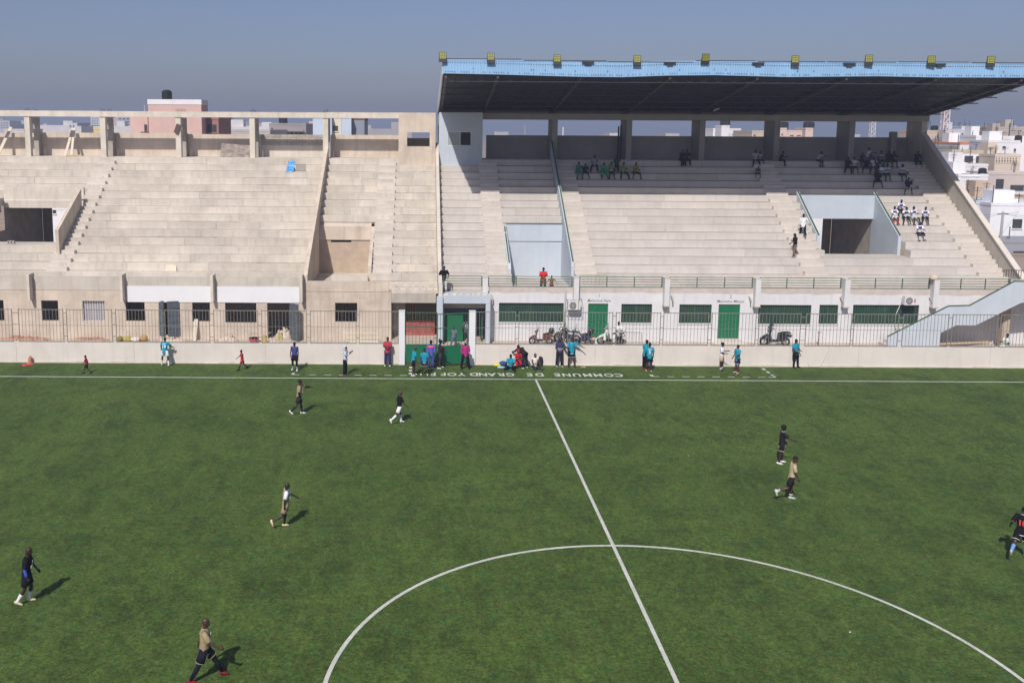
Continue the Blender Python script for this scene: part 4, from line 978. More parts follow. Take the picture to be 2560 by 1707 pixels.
p = deep(1166, 868, 38.4); person('person in grey number 13 shirt stepping through the green inner gate', (p.x, 38.4, .40), 10, 1.80, W2, (.085, .08, .10), 'short', (.05, .05, .06), 'shorts', None, (.1, .1, .1), 2, 'short', V, 'people behind the fence', number=('13', 'back'), seed=21)
SITF = dict(seat=.13)
person('person in teal shirt sitting on the turf holding a shirt', ground(1277, 923), 195, 1.7, dict(lL=(80, 28, 10), lR=(72, 30, 30), aL=(30, 8, 60, 20), aR=(30, 10, 50, 20), lean=6, hpitch=20), TEAL, 'short', BLK, 'tights', None, (.5, .5, .5), 2, 'short', V, GW, seat=.14, seed=22, sleevec=BLK)
person('person in red hood and red trousers kneeling among the sitting group', ground(1294, 918), 170, 1.55, dict(lL=(70, 6, 120), lR=(60, 8, 110), aL=(40, 6, 50, 20), aR=(40, 6, 50, 20), lean=10, hpitch=20), REDC, 'long', REDC, 'long', None, BLK, 0, 'hood', V, GW, seat=.40, seed=23)
person('person in black clothes bending down over the sitting group', ground(1311, 921), 330, 1.75, dict(lean=68, lL=(-4, 6, 6), lR=(4, 8, 10), aL=(50, 10, 20, 10), aR=(60, 10, 20, 10), hpitch=20), (.016, .014, .018), 'long', (.018, .016, .028), 'long', None, (.5, .6, .4), 2, 'short', V, GW, seed=24)
person('person in white vest sitting on the turf beside a black backpack', ground(1336, 921), 160, 1.75, dict(lL=(76, 14, 4), lR=(95, 12, 80), aL=(20, 10, 40, 20), aR=(30, 8, 60, 20), lean=6), (.72, .66, .60), 'none', (.035, .028, .03), 'long', None, (.6, .42, .28), 1, None, V, GW, seat=.13, seed=25)
person('person in navy and grey hooded tracksuit pointing right by the wall', ground(1398, 917), 165, 1.80, dict(aL=(34, 20, 40, -10), aR=(4, 8, 30, 20), lL=(6, 3, 6), lR=(-4, 4, 4), hatc=(.5, .5, .5)), (.045, .045, .10), 'long', (.02, .018, .025), 'long', None, (.4, .4, .4), 2, 'hood', V, GW, chest=((.20, .19, .24), .0, .22), seed=26)
person('person in teal shirt and black shorts raising the left arm by the wall', ground(1428, 917), 172, 1.78, dict(aL=(30, 62, 20, 10), aR=(6, 10, 10, 4), lL=(3, 8, 3), lR=(2, 8, 3)), TEAL, 'short', BLK, 'shorts', None, (.04, .03, .03), 0, 'short', V, GW, seed=27, trim=(.6, .65, .7))
person('person in teal number 5 shirt standing with back to the camera', ground(1622, 929), 8, 1.74, dict(aL=(6, 8, 16, 6), aR=(6, 8, 12, 4), lL=(4, 4, 4), lR=(-2, 4, 4)), TEAL, 'short', BLK, 'shorts', None, (.55, .45, .35), 2, 'short', V, GW, number=('5', 'back', 'MBAYE'), seed=28)
person('person in teal shirt with red boots half hidden behind number 5', ground(1612, 924), 60, 1.80, dict(aL=(10, 12, 40, 10), aR=(-4, 14, 30, 8), lean=6), TEAL, 'short', BLK, 'long', None, (.5, .06, .06), 2, 'short', V, GW, seed=29)
person('person in long white top and beige shorts standing near the wall', ground(1803, 926), 120, 1.70, dict(aL=(16, 6, 90, 20), aR=(10, 6, 70, 20)), WHT, 'short', (.50, .38, .28), 'shorts', WHT, (.04, .04, .04), 2, 'short', V, GW, seed=30, sock_h=.3)
person('person in teal shirt and striped shorts looking left near the wall', ground(1842, 933), 250, 1.70, dict(aL=(20, 6, 60, 20), aR=(6, 8, 30, 10), hyaw=-10), TEAL, 'short', NAVY, 'shorts', None, (.5, .3, .22), 1, 'short', V, GW, trim=(.6, .6, .62), seed=31)
person('person in teal shirt and black trousers leaning on the right wall', ground(1987, 918), 150, 1.72, dict(lean=-4, aL=(10, 8, 60, 30), aR=(10, 8, 50, 20), lL=(10, 4, 4), lR=(4, 4, 4), hpitch=16), TEAL, 'short', BLK, 'tights', None, BLK, 0, 'short', V, GW, seed=32)
p = deep(1545, 870, 37.5); person('person in white bib standing behind the fence beside the white scooter', (p.x, 37.5, .40), 180, 1.72, dict(aL=(20, 6, 90, 40), aR=(20, 6, 90, 40)), WHT, 'short', BLK, 'shorts', None, BLK, 2, 'short', V, 'people behind the fence', seed=33)
p = deep(2519, 868, 36.0); person('person in white shirt sitting behind the fence by the outer stair', (p.x, 36.0, .40), 250, 1.70, dict(lL=(90, 8, 90), lR=(88, 8, 90), aL=(30, 8, 50, 10), aR=(40, 8, 40, 10), lean=8), (.70, .74, .68), 'short', (.5, .62, .5), 'long', None, BLK, 2, 'short', V, 'people behind the fence', seat=.62, seed=34)
# --- on the stands
GS = 'spectators on the covered stand'
def stand_at(px, py, Y, z): p = at(px, py, Y=Y); return (p.x, Y, z)
p = at(1358, 700, Y=40.3); person('person in red shirt standing at the green railing', (p.x, 40.3, 3.43), 180, 1.74, dict(aL=(30, 8, 80, 40), aR=(30, 8, 80, 40), hpitch=20), (.62, .03, .03), 'short', (.05, .10, .06), 'long', None, BLK, 2, 'short', V, GS, seed=35)
p = at(1379, 705, Y=40.3); person('small child in dark top standing beside the red shirted spectator', (p.x, 40.3, 3.43), 185, 1.20, dict(aL=(14, 40, 20, 4), aR=(14, 40, 20, 4)), (.20, .10, .08), 'none', (.45, .10, .08), 'shorts', None, BLK, 1, 'short', V, GS, seed=36)
p = at(1110, 700, Y=40.4); person('person in black shirt and white trousers at the railing by the junction wall', (p.x, 40.4, 3.43), 175, 1.78, HIPS, BLK, 'short', WHT, 'long', None, BLK, 2, 'short', V, GS, seed=37)
p = at(2007, 600, Y=46.0); person('person in white long sleeves climbing the aisle beside the vomitory', (p.x, 46.1, zr(4) + .25), 10, 1.74, dict(W2, aR=(10, 34, 10, 4), aL=(4, 10, 10, 4)), WHT, 'long', (.012, .012, .022), 'long', None, (.3, .2, .15), 2, 'short', V, GS, seed=38)
p = at(1986, 643, Y=44.3); person('person in black shirt looking at a phone on the lower aisle', (p.x, 44.3, zr(2)), 265, 1.72, dict(aL=(20, 6, 90, 10), aR=(10, 8, 40, 10), lL=(14, 3, 10), lR=(-16, 3, 20), hpitch=30), (.014, .012, .012), 'short', (.16, .12, .10), 'long', None, (.3, .25, .2), 2, 'short', V, GS, seed=39)
SEAT = dict(lL=(86, 12, 84), lR=(84, 12, 82), aL=(40, 8, 50, 16), aR=(42, 8, 46, 16), lean=14)
def sit(label, px, k, top, bottom, face=180, h=1.70, legs='shorts', sleeve='short', hair='short', skin=2, chest=None, socks=None, pose=None, vox=.021, seed=0, grp=GS):
    p = at(px, 0, Y=yr(k) + .1); q = at(px, 325 + 1e-6, Y=yr(k) + .1)
    z = zr(k)
    # x from the pixel column at the seat height
    py = 300
    x = None
    for _ in range(30):
        c = at(px, py, Y=yr(k) + .1); x = c.x
        py += (c.z - (z + .6)) * F / (yr(k) - CAM.y)
    rn = random.Random(seed * 7 + 1)
    ps = dict(SEAT); j = rn.uniform
    ps.update(lL=(86, j(4, 20), 80 + j(-8, 14)), lR=(84, j(4, 20), 80 + j(-8, 14)), aL=(36 + j(-14, 14), 8, 50 + j(-14, 24), 16), aR=(38 + j(-14, 14), 8, 46 + j(-14, 24), 16), lean=j(4, 22), hyaw=j(-35, 35), hpitch=j(-4, 16))
    ps.update(pose or {})
    return person(label, (x, yr(k) + .10, z), face + j(-18, 18), h, ps, top, sleeve, bottom, legs, socks, (.03, .03, .03), skin, hair, vox, grp, seat=DZ + .11, chest=chest, seed=seed)
G1, G2, YG = (.03, .22, .12), (.05, .13, .12), (.26, .30, .06)
DK = (.014, .013, .016)
sit('spectator in green top and pale trousers, leftmost of the shaded left group', 1445, 12, G1, (.10, .20, .20), legs='long', seed=40)
sit('spectator in black shirt leaning forward in the shaded left group', 1461, 12, DK, DK, seed=41, pose=dict(lean=34))
sit('spectator in lilac shirt sitting a row above the shaded left group', 1486, 13, (.32, .29, .36), DK, legs='long', seed=42)
sit('spectator in loose bright green robe in the shaded left group', 1506, 12, (.03, .30, .14), (.06, .24, .16), legs='robe', sleeve='long', seed=43)
sit('spectator in green and white bib beside the green robe', 1527, 12, (.14, .24, .10), (.05, .03, .03), seed=44, chest=((.4, .44, .38), .1, .25))
sit('spectator in dark clothes a row above the green bibs', 1542, 13, (.06, .07, .07), DK, legs='long', seed=45)
sit('spectator in lime bib with legs spread, second from the group end', 1557, 12, YG, (.015, .04, .03), seed=46, legs='long', pose=dict(lL=(80, 22, 62), lR=(80, 22, 62)))
sit('spectator in yellow bib at the right end of the left group', 1587, 12, (.26, .24, .05), DK, seed=47, pose=dict(lL=(84, 22, 84), lR=(84, 22, 84)))
sit('left one of two dark clothed spectators sitting below the back wall', 1703, 14, DK, DK, legs='long', seed=48)
sit('right one of two dark clothed spectators sitting below the back wall', 1716, 14, (.03, .03, .035), DK, legs='long', seed=49)
sit('spectator in white shirt sitting on the top row at mid stand', 1887, 14, (.42, .42, .46), DK, legs='long', seed=50)
sit('small spectator in pale bib beside the white shirt on the top row', 1898, 14, (.35, .36, .33), DK, h=1.4, seed=51)
sit('child crouched alone two rows below the top at mid stand', 1892, 12, (.05, .05, .08), DK, h=1.25, seed=52, chest=((.4, .4, .5), .1, .3), pose=dict(lean=30))
sit('spectator in dark clothes lounging against a column on the top row', 1950, 14, DK, DK, h=1.5, legs='long', seed=53, face=120)
sit('spectator in white shirt leaning sideways alone on the top row', 2042, 14, (.44, .44, .50), DK, seed=54, face=120, pose=dict(lean=30))
sit('spectator in dark coat at the left end of the shaded right group', 2118, 13, DK, DK, legs='long', sleeve='long', seed=55)
sit('spectator in white bib beside the dark coat in the right group', 2133, 13, (.55, .55, .6), DK, seed=56)
sit('child on the top row left of the standing person', 2153, 14, DK, DK, h=1.3, seed=57)
p = at(2166, 417, Y=yr(14) - .25); person('person in white standing and pointing right among the shaded group', (p.x, yr(14) - .25, zr(14)), 120, 1.62, dict(aL=(70, 8, 10, 4), aR=(10, 10, 20, 4), lean=8), (.55, .55, .60), 'short', (.40, .40, .44), 'long', None, BLK, 2, 'short', .02, GS, seed=58)
sit('child in dark and pale kit in front of the standing person', 2174, 14, (.10, .09, .14), (.3, .3, .34), h=1.3, seed=59)
sit('spectator in dark kit right below the standing person', 2165, 13, DK, DK, seed=60)
sit('spectator in white shirt and dark shorts in the middle of the right group', 2183, 13, (.60, .60, .66), DK, seed=61)
sit('spectator in dark top beside the white shirt in the right group', 2191, 13, (.05, .05, .06), DK, seed=62)
sit('spectator with pale collar on the top row of the right group', 2201, 14, (.20, .20, .24), DK, seed=63, chest=((.5, .5, .55), .42, .5))
sit('left one of a dark pair on the top row near the end wall', 2219, 14, DK, DK, seed=64)
sit('right one of a dark pair on the top row near the end wall', 2228, 14, (.02, .02, .03), DK, seed=65)
sit('spectator in pale blue shirt sitting low in the shaded right group', 2203, 12, (.55, .62, .68), DK, seed=66)
sit('spectator in white bib beside the pale blue shirt', 2213, 12, (.50, .54, .60), DK, seed=67)
sit('spectator in dark kit sitting lowest in the shaded right group', 2193, 11, DK, DK, seed=68, pose=dict(lL=(84, 20, 80), lR=(84, 20, 80)))
sit('spectator in white and navy kit with crossed legs at the group right end', 2251, 12, (.45, .45, .52), DK, seed=69)
sit('lone spectator in black shirt and white shorts at the shadow edge', 2269, 10, DK, (.4, .4, .45), seed=70)
sit('spectator in dark clothes in the top right corner by the end wall', 2290, 14, DK, DK, legs='long', seed=71)
BP = (.06, .05, .36)
G6 = 'sunlit spectators in white and blue kit'
sit('spectator in white and blue kit sitting a row above the sunlit five', 2248, 7, (.70, .70, .72), DK, chest=(BP, .36, .50), seed=72, grp=G6)
sit('spectator in white and blue kit with red socks beside the vomitory wall', 2234, 6, (.72, .72, .74), (.6, .6, .62), chest=(BP, .36, .50), socks=(.55, .02, .03), seed=73, grp=G6)
sit('second spectator from the vomitory wall in white and blue kit', 2263, 6, (.72, .72, .74), DK, chest=(BP, .34, .50), seed=74, grp=G6)
sit('third spectator from the vomitory wall in white and blue kit', 2281, 6, (.70, .70, .74), (.5, .48, .52), chest=(BP, .34, .50), seed=75, grp=G6)
sit('rightmost spectator of the sunlit row in white and blue kit', 2311, 6, (.68, .68, .72), DK, chest=(BP, .36, .50), seed=76, grp=G6)
sit('spectator in white and blue kit with striped socks sitting lowest in the sun', 2297, 4, (.72, .72, .74), (.02, .02, .05), chest=(BP, .34, .50), socks=(.6, .6, .62), seed=77, grp=G6)
# =================================================================== VEHICLES BEHIND THE FENCE
def paintm(c, r=.25): return mat('gloss_%02x%02x%02x' % tuple(int(255 * x) for x in c), c, r, .08, 6, spec=.6)
def wheel(parent, x, r, name='wheel'):
    w = empty(name, (x, 0, r)); w.parent = parent
    m = MB(); m.wheel((0, 0, 0), r - .05, .05, 24, 8); m.build('tyre', TYRE, w, smooth=True)
    m = MB(); m.wheel((0, 0, 0), r - .11, .018, 24, 6)
    for k in range(5): a = 2 * math.pi * k / 5; m.bar((0, 0, 0), ((r - .11) * math.cos(a), 0, (r - .11) * math.sin(a)), .03)
    m.tube([(0, -.06, 0), (0, .06, 0)], .03, 10, ref=(1, 0, 0)); m.build('rim', CHROME, w, smooth=False)
def scooter(label, loc, rz, body, seatc=BLACK, box=None, big=1.0, shield=None):
    """faces local +X"""
    e = empty('scooter', loc, rz); e.scale = (big, big, big); tag(e, label, 'scooter', 'two-wheelers parked behind the fence')
    B = paintm(body)
    wheel(e, .62, .25); wheel(e, -.58, .25)
    m = MB(); m.prism([(-.85, .52), (-.80, .70), (-.45, .74), (-.12, .66), (-.10, .34), (-.30, .26), (-.42, .40), (-.60, .53)], -.13, .13, 'y'); m.build('tail_body', B, e)
    m = MB(); m.prism([(-.14, .26), (.34, .26), (.40, .36), (.34, .36), (-.12, .34)], -.15, .15, 'y'); m.build('floorboard', BLACK, e)
    m = MB(); m.prism([(.30, .30), (.46, .32), (.44, .62), (.34, .98), (.24, 1.0), (.32, .66)], -.17, .17, 'y'); m.build('leg_shield', B, e)
    m = MB(); m.prism([(.36, .55), (.60, .50), (.86, .36), (.84, .44), (.62, .62), (.40, .70)], -.07, .07, 'y'); m.build('front_fender', B, e)
    m = MB(); m.tube([(.30, 0, .96), (.50, .06, .5), (.62, .07, .25)], .025, 8); m.tube([(.30, 0, .96), (.50, -.06, .5), (.62, -.07, .25)], .025, 8); m.build('fork', CHROME, e, smooth=True)
    m = MB(); m.tube([(-.84, 0, .75), (-.7, 0, .80), (-.4, 0, .79), (-.12, 0, .72)], [(.07, .03), (.13, .05), (.15, .05), (.10, .03)], 12, ref=(0, 0, 1)); m.build('seat', seatc, e, smooth=True)
    m = MB(); m.tube([(.16, -.33, 1.03), (.26, -.16, 1.05), (.30, 0, 1.02), (.26, .16, 1.05), (.16, .33, 1.03)], .022, 8, ref=(0, 0, 1)); m.build('handlebar', DARK, e, smooth=True)
    for q in (-1, 1):
        m = MB(); m.bar((.24, q * .2, 1.05), (.22, q * .28, 1.24), .015); m.ball((.22, q * .29, 1.27), (.02, .06, .045), 8, 6); m.build('mirror', DARK, e, smooth=True)
    m = MB(); m.ball((.40, 0, .92), (.08, .10, .07), 12, 8); m.build('headlight', GLASS, e, smooth=True)
    m = MB(); m.box(-.90, -.82, -.08, .08, .58, .66); m.build('tail_light', paintm((.4, .02, .02)), e)
    if shield:
        m = MB(); m.prism([(.32, 1.0), (.42, 1.0), (.20, 1.38), (.17, 1.37)], -.17, .17, 'y'); m.build('windscreen', paintm(shield), e)
    if box:
        m = MB(); m.tube([(-.72, 0, .82), (-.72, 0, .88), (-.74, 0, 1.08), (-.74, 0, 1.18)], [(.19, .17), (.23, .21), (.22, .20), (.13, .12)], 14, ref=(1, 0, 0)); m.build('top_box', paintm(box), e, smooth=True)
    m = MB(); m.tube([(-.2, -.14, .24), (-.5, -.16, .26), (-.85, -.16, .34)], [.03, .05, .045], 10); m.build('exhaust', CHROME, e, smooth=True)
    m = MB(); m.bar((-.1, .1, .28), (-.05, .22, .01), .02); m.build('stand', DARK, e)
    return e
def motorbike(label, loc, rz, tank):
    e = empty('motorcycle', loc, rz); tag(e, label, 'motorcycle', 'two-wheelers parked behind the fence')
    wheel(e, .66, .31); wheel(e, -.62, .31)
    B = paintm(tank)
    m = MB(); m.tube([(-.12, 0, .78), (.0, 0, .84), (.2, 0, .88), (.36, 0, .84)], [(.06, .05), (.13, .10), (.14, .12), (.06, .06)], 12, ref=(0, 0, 1)); m.build('tank', B, e, smooth=True)
    m = MB(); m.tube([(-.12, 0, .78), (-.4, 0, .79), (-.7, 0, .84), (-.84, 0, .87)], [(.10, .04), (.13, .05), (.11, .05), (.06, .03)], 12, ref=(0, 0, 1)); m.build('seat', BLACK, e, smooth=True)
    m = MB(); m.box(-.16, .18, -.13, .13, .28, .60); m.box(-.02, .16, -.10, .10, .60, .74); m.build('engine', DARK, e)
    m = MB()
    for p, q in (((.42, 0, .92), (.20, 0, .34)), ((.20, 0, .34), (-.2, 0, .30)), ((-.2, 0, .30), (-.62, .09, .31)), ((-.2, 0, .30), (-.62, -.09, .31)), ((.40, 0, .86), (-.5, 0, .74)), ((-.5, 0, .74), (-.2, 0, .32))): m.bar(p, q, .04)
    m.build('frame', DARK, e)
    m = MB()
    for q in (-.09, .09): m.tube([(.40, q, .98), (.66, q, .31)], .025, 8)
    m.build('fork', CHROME, e, smooth=True)
    m = MB(); m.tube([(.26, -.38, 1.06), (.36, -.2, 1.04), (.40, 0, .98), (.36, .2, 1.04), (.26, .38, 1.06)], .02, 8, ref=(0, 0, 1)); m.build('handlebar', DARK, e, smooth=True)
    m = MB(); m.ball((.52, 0, .88), (.08, .10, .10), 12, 8); m.build('headlight', GLASS, e, smooth=True)
    for q in (-1, 1):
        m = MB(); m.bar((.34, q * .25, 1.05), (.32, q * .34, 1.24), .014); m.ball((.32, q * .36, 1.27), (.02, .06, .04), 8, 6); m.build('mirror', DARK, e, smooth=True)
    m = MB(); m.prism([(.38, .52), (.66, .66), (.94, .54), (.92, .57), (.66, .70), (.40, .57)], -.06, .06, 'y'); m.build('front_fender', B, e)
    m = MB(); m.prism([(-.55, .72), (-.82, .80), (-1.0, .50), (-.97, .49), (-.80, .74), (-.56, .66)], -.07, .07, 'y'); m.build('rear_fender', DARK, e)
    m = MB(); m.tube([(.1, -.15, .26), (-.3, -.17, .26), (-.85, -.18, .40)], [.03, .04, .05], 10); m.build('exhaust', CHROME, e, smooth=True)
    return e
def apron(px, Y): return (at(px, 868, Y=Y).x, Y, .402)
scooter('brown old scooter with black top box behind the fence', apron(1352, 38.5), R(180), (.13, .05, .035), box=(.02, .02, .022), big=.92)
motorbike('black motorcycle parked before the air conditioner pipe', apron(1418, 38.9), R(150), (.02, .022, .03))
scooter('dark scooter with black top box between motorcycle and green door', apron(1447, 38.3), R(160), (.03, .035, .07), box=(.02, .02, .02))
scooter('white scooter with white top box behind the fence', apron(1526, 38.5), R(172), (.72, .72, .72), box=(.66, .66, .66), big=1.02, shield=(.3, .36, .36))
scooter('large black touring scooter parked right of the second green door', apron(1937, 38.4), R(176), (.018, .02, .026), big=1.15, shield=(.04, .05, .06))
# =================================================================== SMALL THINGS
def aircon(label, px, py, x0=None):
    p = at(px, py, Y=YF - .35); e = empty('air_conditioner', (p.x, YF - .36, p.z)); tag(e, label, 'air conditioner')
    m = MB(); m.box(-.40, .40, -.16, .16, -.28, .28); m.build('casing', WHITE, e)
    m = MB(); m.tube([(-.1, -.165, 0), (-.1, -.18, 0)], [.23, .21], 20, ref=(0, 0, 1)); m.build('fan_grille', flat((.28, .28, .28)), e)
    m = MB(); m.wheel((-.1, -.182, 0), .2, .012, 20, 6); m.wheel((-.1, -.182, 0), .12, .01, 20, 6); m.build('grille_ring', DARK, e)
    m = MB(); m.box(-.36, .36, -.14, .35, -.34, -.285); m.build('bracket', DARK, e)
    return e
e = aircon('white air conditioner in a cage beside the first green door', 1435, 763)
m = MB()
for x in (-.48, -.24, 0, .24, .48): m.bar((x, -.26, -.36), (x, -.26, .40), .018)
for z in (-.36, .40): m.bar((-.48, -.26, z), (.48, -.26, z), .018)
for x in (-.48, .48): m.bar((x, -.26, -.36), (x, .36, -.36), .02); m.bar((x, -.26, .40), (x, .36, .40), .02)
m.build('cage', FENCE, e)
e = aircon('white air conditioner with red sticker above the last green window', 2274, 751)
m = MB(); m.box(.22, .30, -.168, -.162, -.12, .12); m.build('sticker', paintm((.6, .05, .05)), e)
p0 = at(1413, 742, Y=YF - .08)
m = MB(); m.tube([(p0.x, YF - .08, 3.75), (p0.x, YF - .08, .42)], .06, 10); tag(m.build('drain_pipe', flat((.36, .36, .37)), smooth=True), 'grey drain pipe running down the white facade by the caged air conditioner', 'pipe')
p0 = at(2250, 770, Y=YF - .1); m = MB(); m.tube([(p0.x, YF - .05, 2.9), (p0.x - .25, YF - .1, 2.3), (p0.x - .25, YF - .1, 1.6), (p0.x - .1, YF - .1, 1.2)], .02, 6); tag(m.build('cable', WHITE, smooth=True), 'white cable hanging from the right air conditioner', 'cable')
# crowd barriers
def barrier(label, loc, rz, w, h, nb, tilt=0, mt=FENCE):
    e = empty('crowd_barrier', loc, rz); e.rotation_euler = (R(tilt), 0, rz); tag(e, label, 'barrier')
    m = MB(); m.tube([(-w / 2, 0, 0), (-w / 2, 0, h - .06), (-w / 2 + .06, 0, h), (w / 2 - .06, 0, h), (w / 2, 0, h - .06), (w / 2, 0, 0)], .02, 8, ref=(0, 1, 0)); m.bar((-w / 2, 0, .15), (w / 2, 0, .15), .03); m.build('frame', mt, e)
    for k in range(1, nb): x = -w / 2 + w * k / nb; m = MB(); m.bar((x, 0, .15), (x, 0, h), .014); m.build('bar', mt, e)
    return e
p = at(1572, 862, Y=37.2); barrier('steel crowd barrier standing behind the white scooter', (p.x, 37.2, .40), 0, 1.55, 1.1, 10)
p = at(1483, 705, Y=39.9); barrier('rusty grid panel leaning on the green railing', (p.x, 39.85, 4.0), R(2), 1.8, .76, 7, 6, flat((.33, .29, .14)))
# white frames stacked behind the fence
def wframe(label, x, y, z, w, h, tilt, rz=0):
    e = empty('goal_frame', (x, y, z), rz); e.rotation_euler = (R(tilt), 0, rz); tag(e, label, 'goal frame', 'white frames leaning behind the fence')
    for n, a, b in (('crossbar', (0, 0, h), (w, 0, h)), ('post', (0, 0, 0), (0, 0, h)), ('post', (w, 0, 0), (w, 0, h)), ('ground_bar', (0, .05, .02), (w, .05, .02))):
        m = MB(); m.bar(a, b, .055); m.build(n, flat((.68, .64, .50)), e)
x0 = at(857, 850, Y=38.2).x
wframe('upper white goal frame stacked under the barred window', x0, 38.9, .42, 2.2, .62, 12)
wframe('lower white goal frame stacked under the barred window', x0 + .25, 38.4, .42, 2.1, .42, 25, R(4))
# planks, boards, bags, buckets
def plank(label, a, b, w, t, mt=WOOD, cat='plank', name='wooden_plank'):
    m = MB(); m.bar(a, b, w, t, up=(0, 1, 0)); o = m.build(name, mt); return tag(o, label, cat)
a = at(487, 853, Y=39.0); plank('pale plank leaning on the wall below a barred window', (a.x, 38.9, .41), (a.x + .03, 39.44, 1.75), .24, .04, flat((.55, .50, .40)))
zt = zr(15) + .03
for dx, lab in ((-.26, 'left pale board of the A-shaped prop on the top deck'), (.26, 'right pale board of the A-shaped prop on the top deck')):
    c = at(175, 392, Y=55.9); plank(lab, (c.x + dx, 55.5, zt), (c.x + dx * .18, 57.0, zt + 2.25), .20, .06, flat((.60, .52, .42)))
c = at(4, 392, Y=55.9); plank('pale board leaning at the far left of the top deck', (c.x - .2, 55.6, zt), (c.x + .35, 57.2, zt + 2.3), .24, .06, flat((.60, .52, .42)))
c = at(190, 397, Y=55.3); plank('dark plank lying on the edge of the top deck', (c.x - .6, 54.7, zt + .01), (c.x + .6, 54.95, zt + .06), .2, .05, WOOD)
c0, c1 = at(550, 393, Y=55.6), at(625, 393, Y=55.6)
m = MB(); m.v = [(c0.x, 55.5, zt), (c1.x, 55.3, zt), (c1.x, 56.15, zt + .95), (c0.x, 56.4, zt + 1.1), (c0.x, 55.68, zt), (c1.x, 55.48, zt), (c1.x, 56.33, zt + .9), (c0.x, 56.58, zt + 1.05)]
for q in ((0, 1, 2, 3), (7, 6, 5, 4), (0, 4, 5, 1), (1, 5, 6, 2), (2, 6, 7, 3), (3, 7, 4, 0)): m.face(*q)
tag(m.build('concrete_slab', mat('stained_slab', (.26, .22, .19), .9, .5, 2.2, .3, 20, streak=.5)), 'stained grey concrete slab leaning between two columns of the top deck', 'slab')
c = at(443, 323, Y=54.9); m = MB(); m.bar((c.x - .12, 54.9, 13.75), (c.x + .14, 54.9, 14.45), .36, .08, up=(0, 1, 0)); tag(m.build('dark_board', flat((.10, .07, .06))), 'dark board hung on a column of the top deck', 'board')
# blue tarp with a board
k = 13; c = at(727, 425, Y=yr(k)); bx = c.x
def sheetm(name, x0, x1, y0, y1, zf, n, amp, mt, seed):
    rn = random.Random(seed); m = MB(); n2 = n
    for j in range(n2 + 1):
        for i in range(n + 1):
            x = x0 + (x1 - x0) * i / n; y = y0 + (y1 - y0) * j / n2; m.v.append((x + rn.uniform(-.05, .05), y + rn.uniform(-.03, .03), zf(y) + .03 + rn.uniform(0, amp)))
    for j in range(n2):
        for i in range(n): q = j * (n + 1) + i; m.face(q, q + 1, q + n + 2, q + n + 1)
    return m.build(name, mt, smooth=False)
slope = lambda y: Z0 + (y - Y0) / DY * DZ + .36
o = sheetm('blue_tarpaulin', bx - .25, bx + .28, yr(12) + .0, yr(13) + .5, slope, 9, .14, mat('tarp_blue', (.10, .38, .75), .45, .3, 5, spec=.5), 4); tag(o, 'crumpled bright blue tarpaulin lying on the upper bare rows', 'tarpaulin')
m = MB(); m.bar((bx + .35, yr(13) + .1, zr(14) + .06), (bx + 1.15, yr(13) + .1, zr(14) + .06), .1, .05); m.box(bx + .4, bx + 1.2, yr(13) - .03, yr(13) - .004, zr(13) + .03, zr(13) + .5); tag(m.build('plywood_board', flat((.34, .31, .27))), 'grey board standing beside the blue tarpaulin', 'board')
c = at(428, 690, Y=yr(0)); m = MB(); m.v = [(c.x - .4, yr(0) - .12, zr(0) + .01), (c.x + .42, yr(0) - .2, zr(0) + .01), (c.x + .38, yr(0) - .03, zr(0) + .42), (c.x - .32, yr(0) - .03, zr(0) + .45), (c.x - .4, yr(0) - .10, zr(0) + .01), (c.x + .42, yr(0) - .18, zr(0) + .01), (c.x + .38, yr(0) - .01, zr(0) + .42), (c.x - .32, yr(0) - .01, zr(0) + .45)]
for q in ((0, 1, 2, 3), (7, 6, 5, 4), (0, 4, 5, 1), (1, 5, 6, 2), (2, 6, 7, 3), (3, 7, 4, 0)): m.face(*q)
tag(m.build('plywood_board', flat((.66, .58, .46))), 'cream board leaning on the lowest bare row', 'board')
p = at(193, 548, Y=yr(7)); m = MB(); rn = random.Random(2); m.ball((p.x, yr(7) - .2, zr(7) + .30), (.24, .12, .06), 9, 6); m.v = [(x + rn.uniform(-.03, .03), y, z + rn.uniform(-.01, .03)) for x, y, z in m.v]; tag(m.build('yellow_rag', flat((.70, .70, .06))), 'bright yellow rag on the aisle steps by the left vomitory', 'rag')
p = at(27, 611, Y=45.6); e = empty('hollow_block', (p.x, 45.7, zr(3))); tag(e, 'hollow concrete block standing at the left vomitory opening', 'block')
m = MB(); m.box(-.25, .25, -.1, .1, 0, .05); m.box(-.25, .25, -.1, .1, .17, .22)
for x in (-.25, -.025, .2): m.box(x, x + .05, -.1, .1, .05, .17)
m.build('shell', RAWG, e)
# rubble and builders' waste before the unfinished rooms
def heap(label, x, y, w, d, h, mt, seed, n=60, name='rubble_heap', base=.40):
    rn = random.Random(seed); m = MB()
    for i in range(n):
        u, v = rn.gauss(0, .38), rn.gauss(0, .38); hh = h * max(0, 1 - (u * u + v * v) * 1.6); s = rn.uniform(.03, .09)
        c = Vector((x + u * w, y + v * d, base + hh * rn.random() + s * .3)); n0 = len(m.v)
        for dx, dy, dz in ((-1, -1, -.7), (1, -1, -.7), (1, 1, -.7), (-1, 1, -.7), (-.7, -.8, .8), (.8, -.7, .7), (.7, .8, .8), (-.8, .7, .6)): m.v.append((c.x + dx * s * rn.uniform(.6, 1.5), c.y + dy * s * rn.uniform(.6, 1.3), c.z + dz * s * rn.uniform(.5, 1.1)))
        for q in ((3, 2, 1, 0), (4, 5, 6, 7), (0, 1, 5, 4), (1, 2, 6, 5), (2, 3, 7, 6), (3, 0, 4, 7)): m.face(*[n0 + t for t in q])
    m.ball((x, y, base - .02), (w * .75, d * .75, h * .8), 16, 8)
    return tag(m.build(name, mt), label, 'rubble', kind='stuff')
def ax(px, Y, py=850): return at(px, py, Y=Y).x
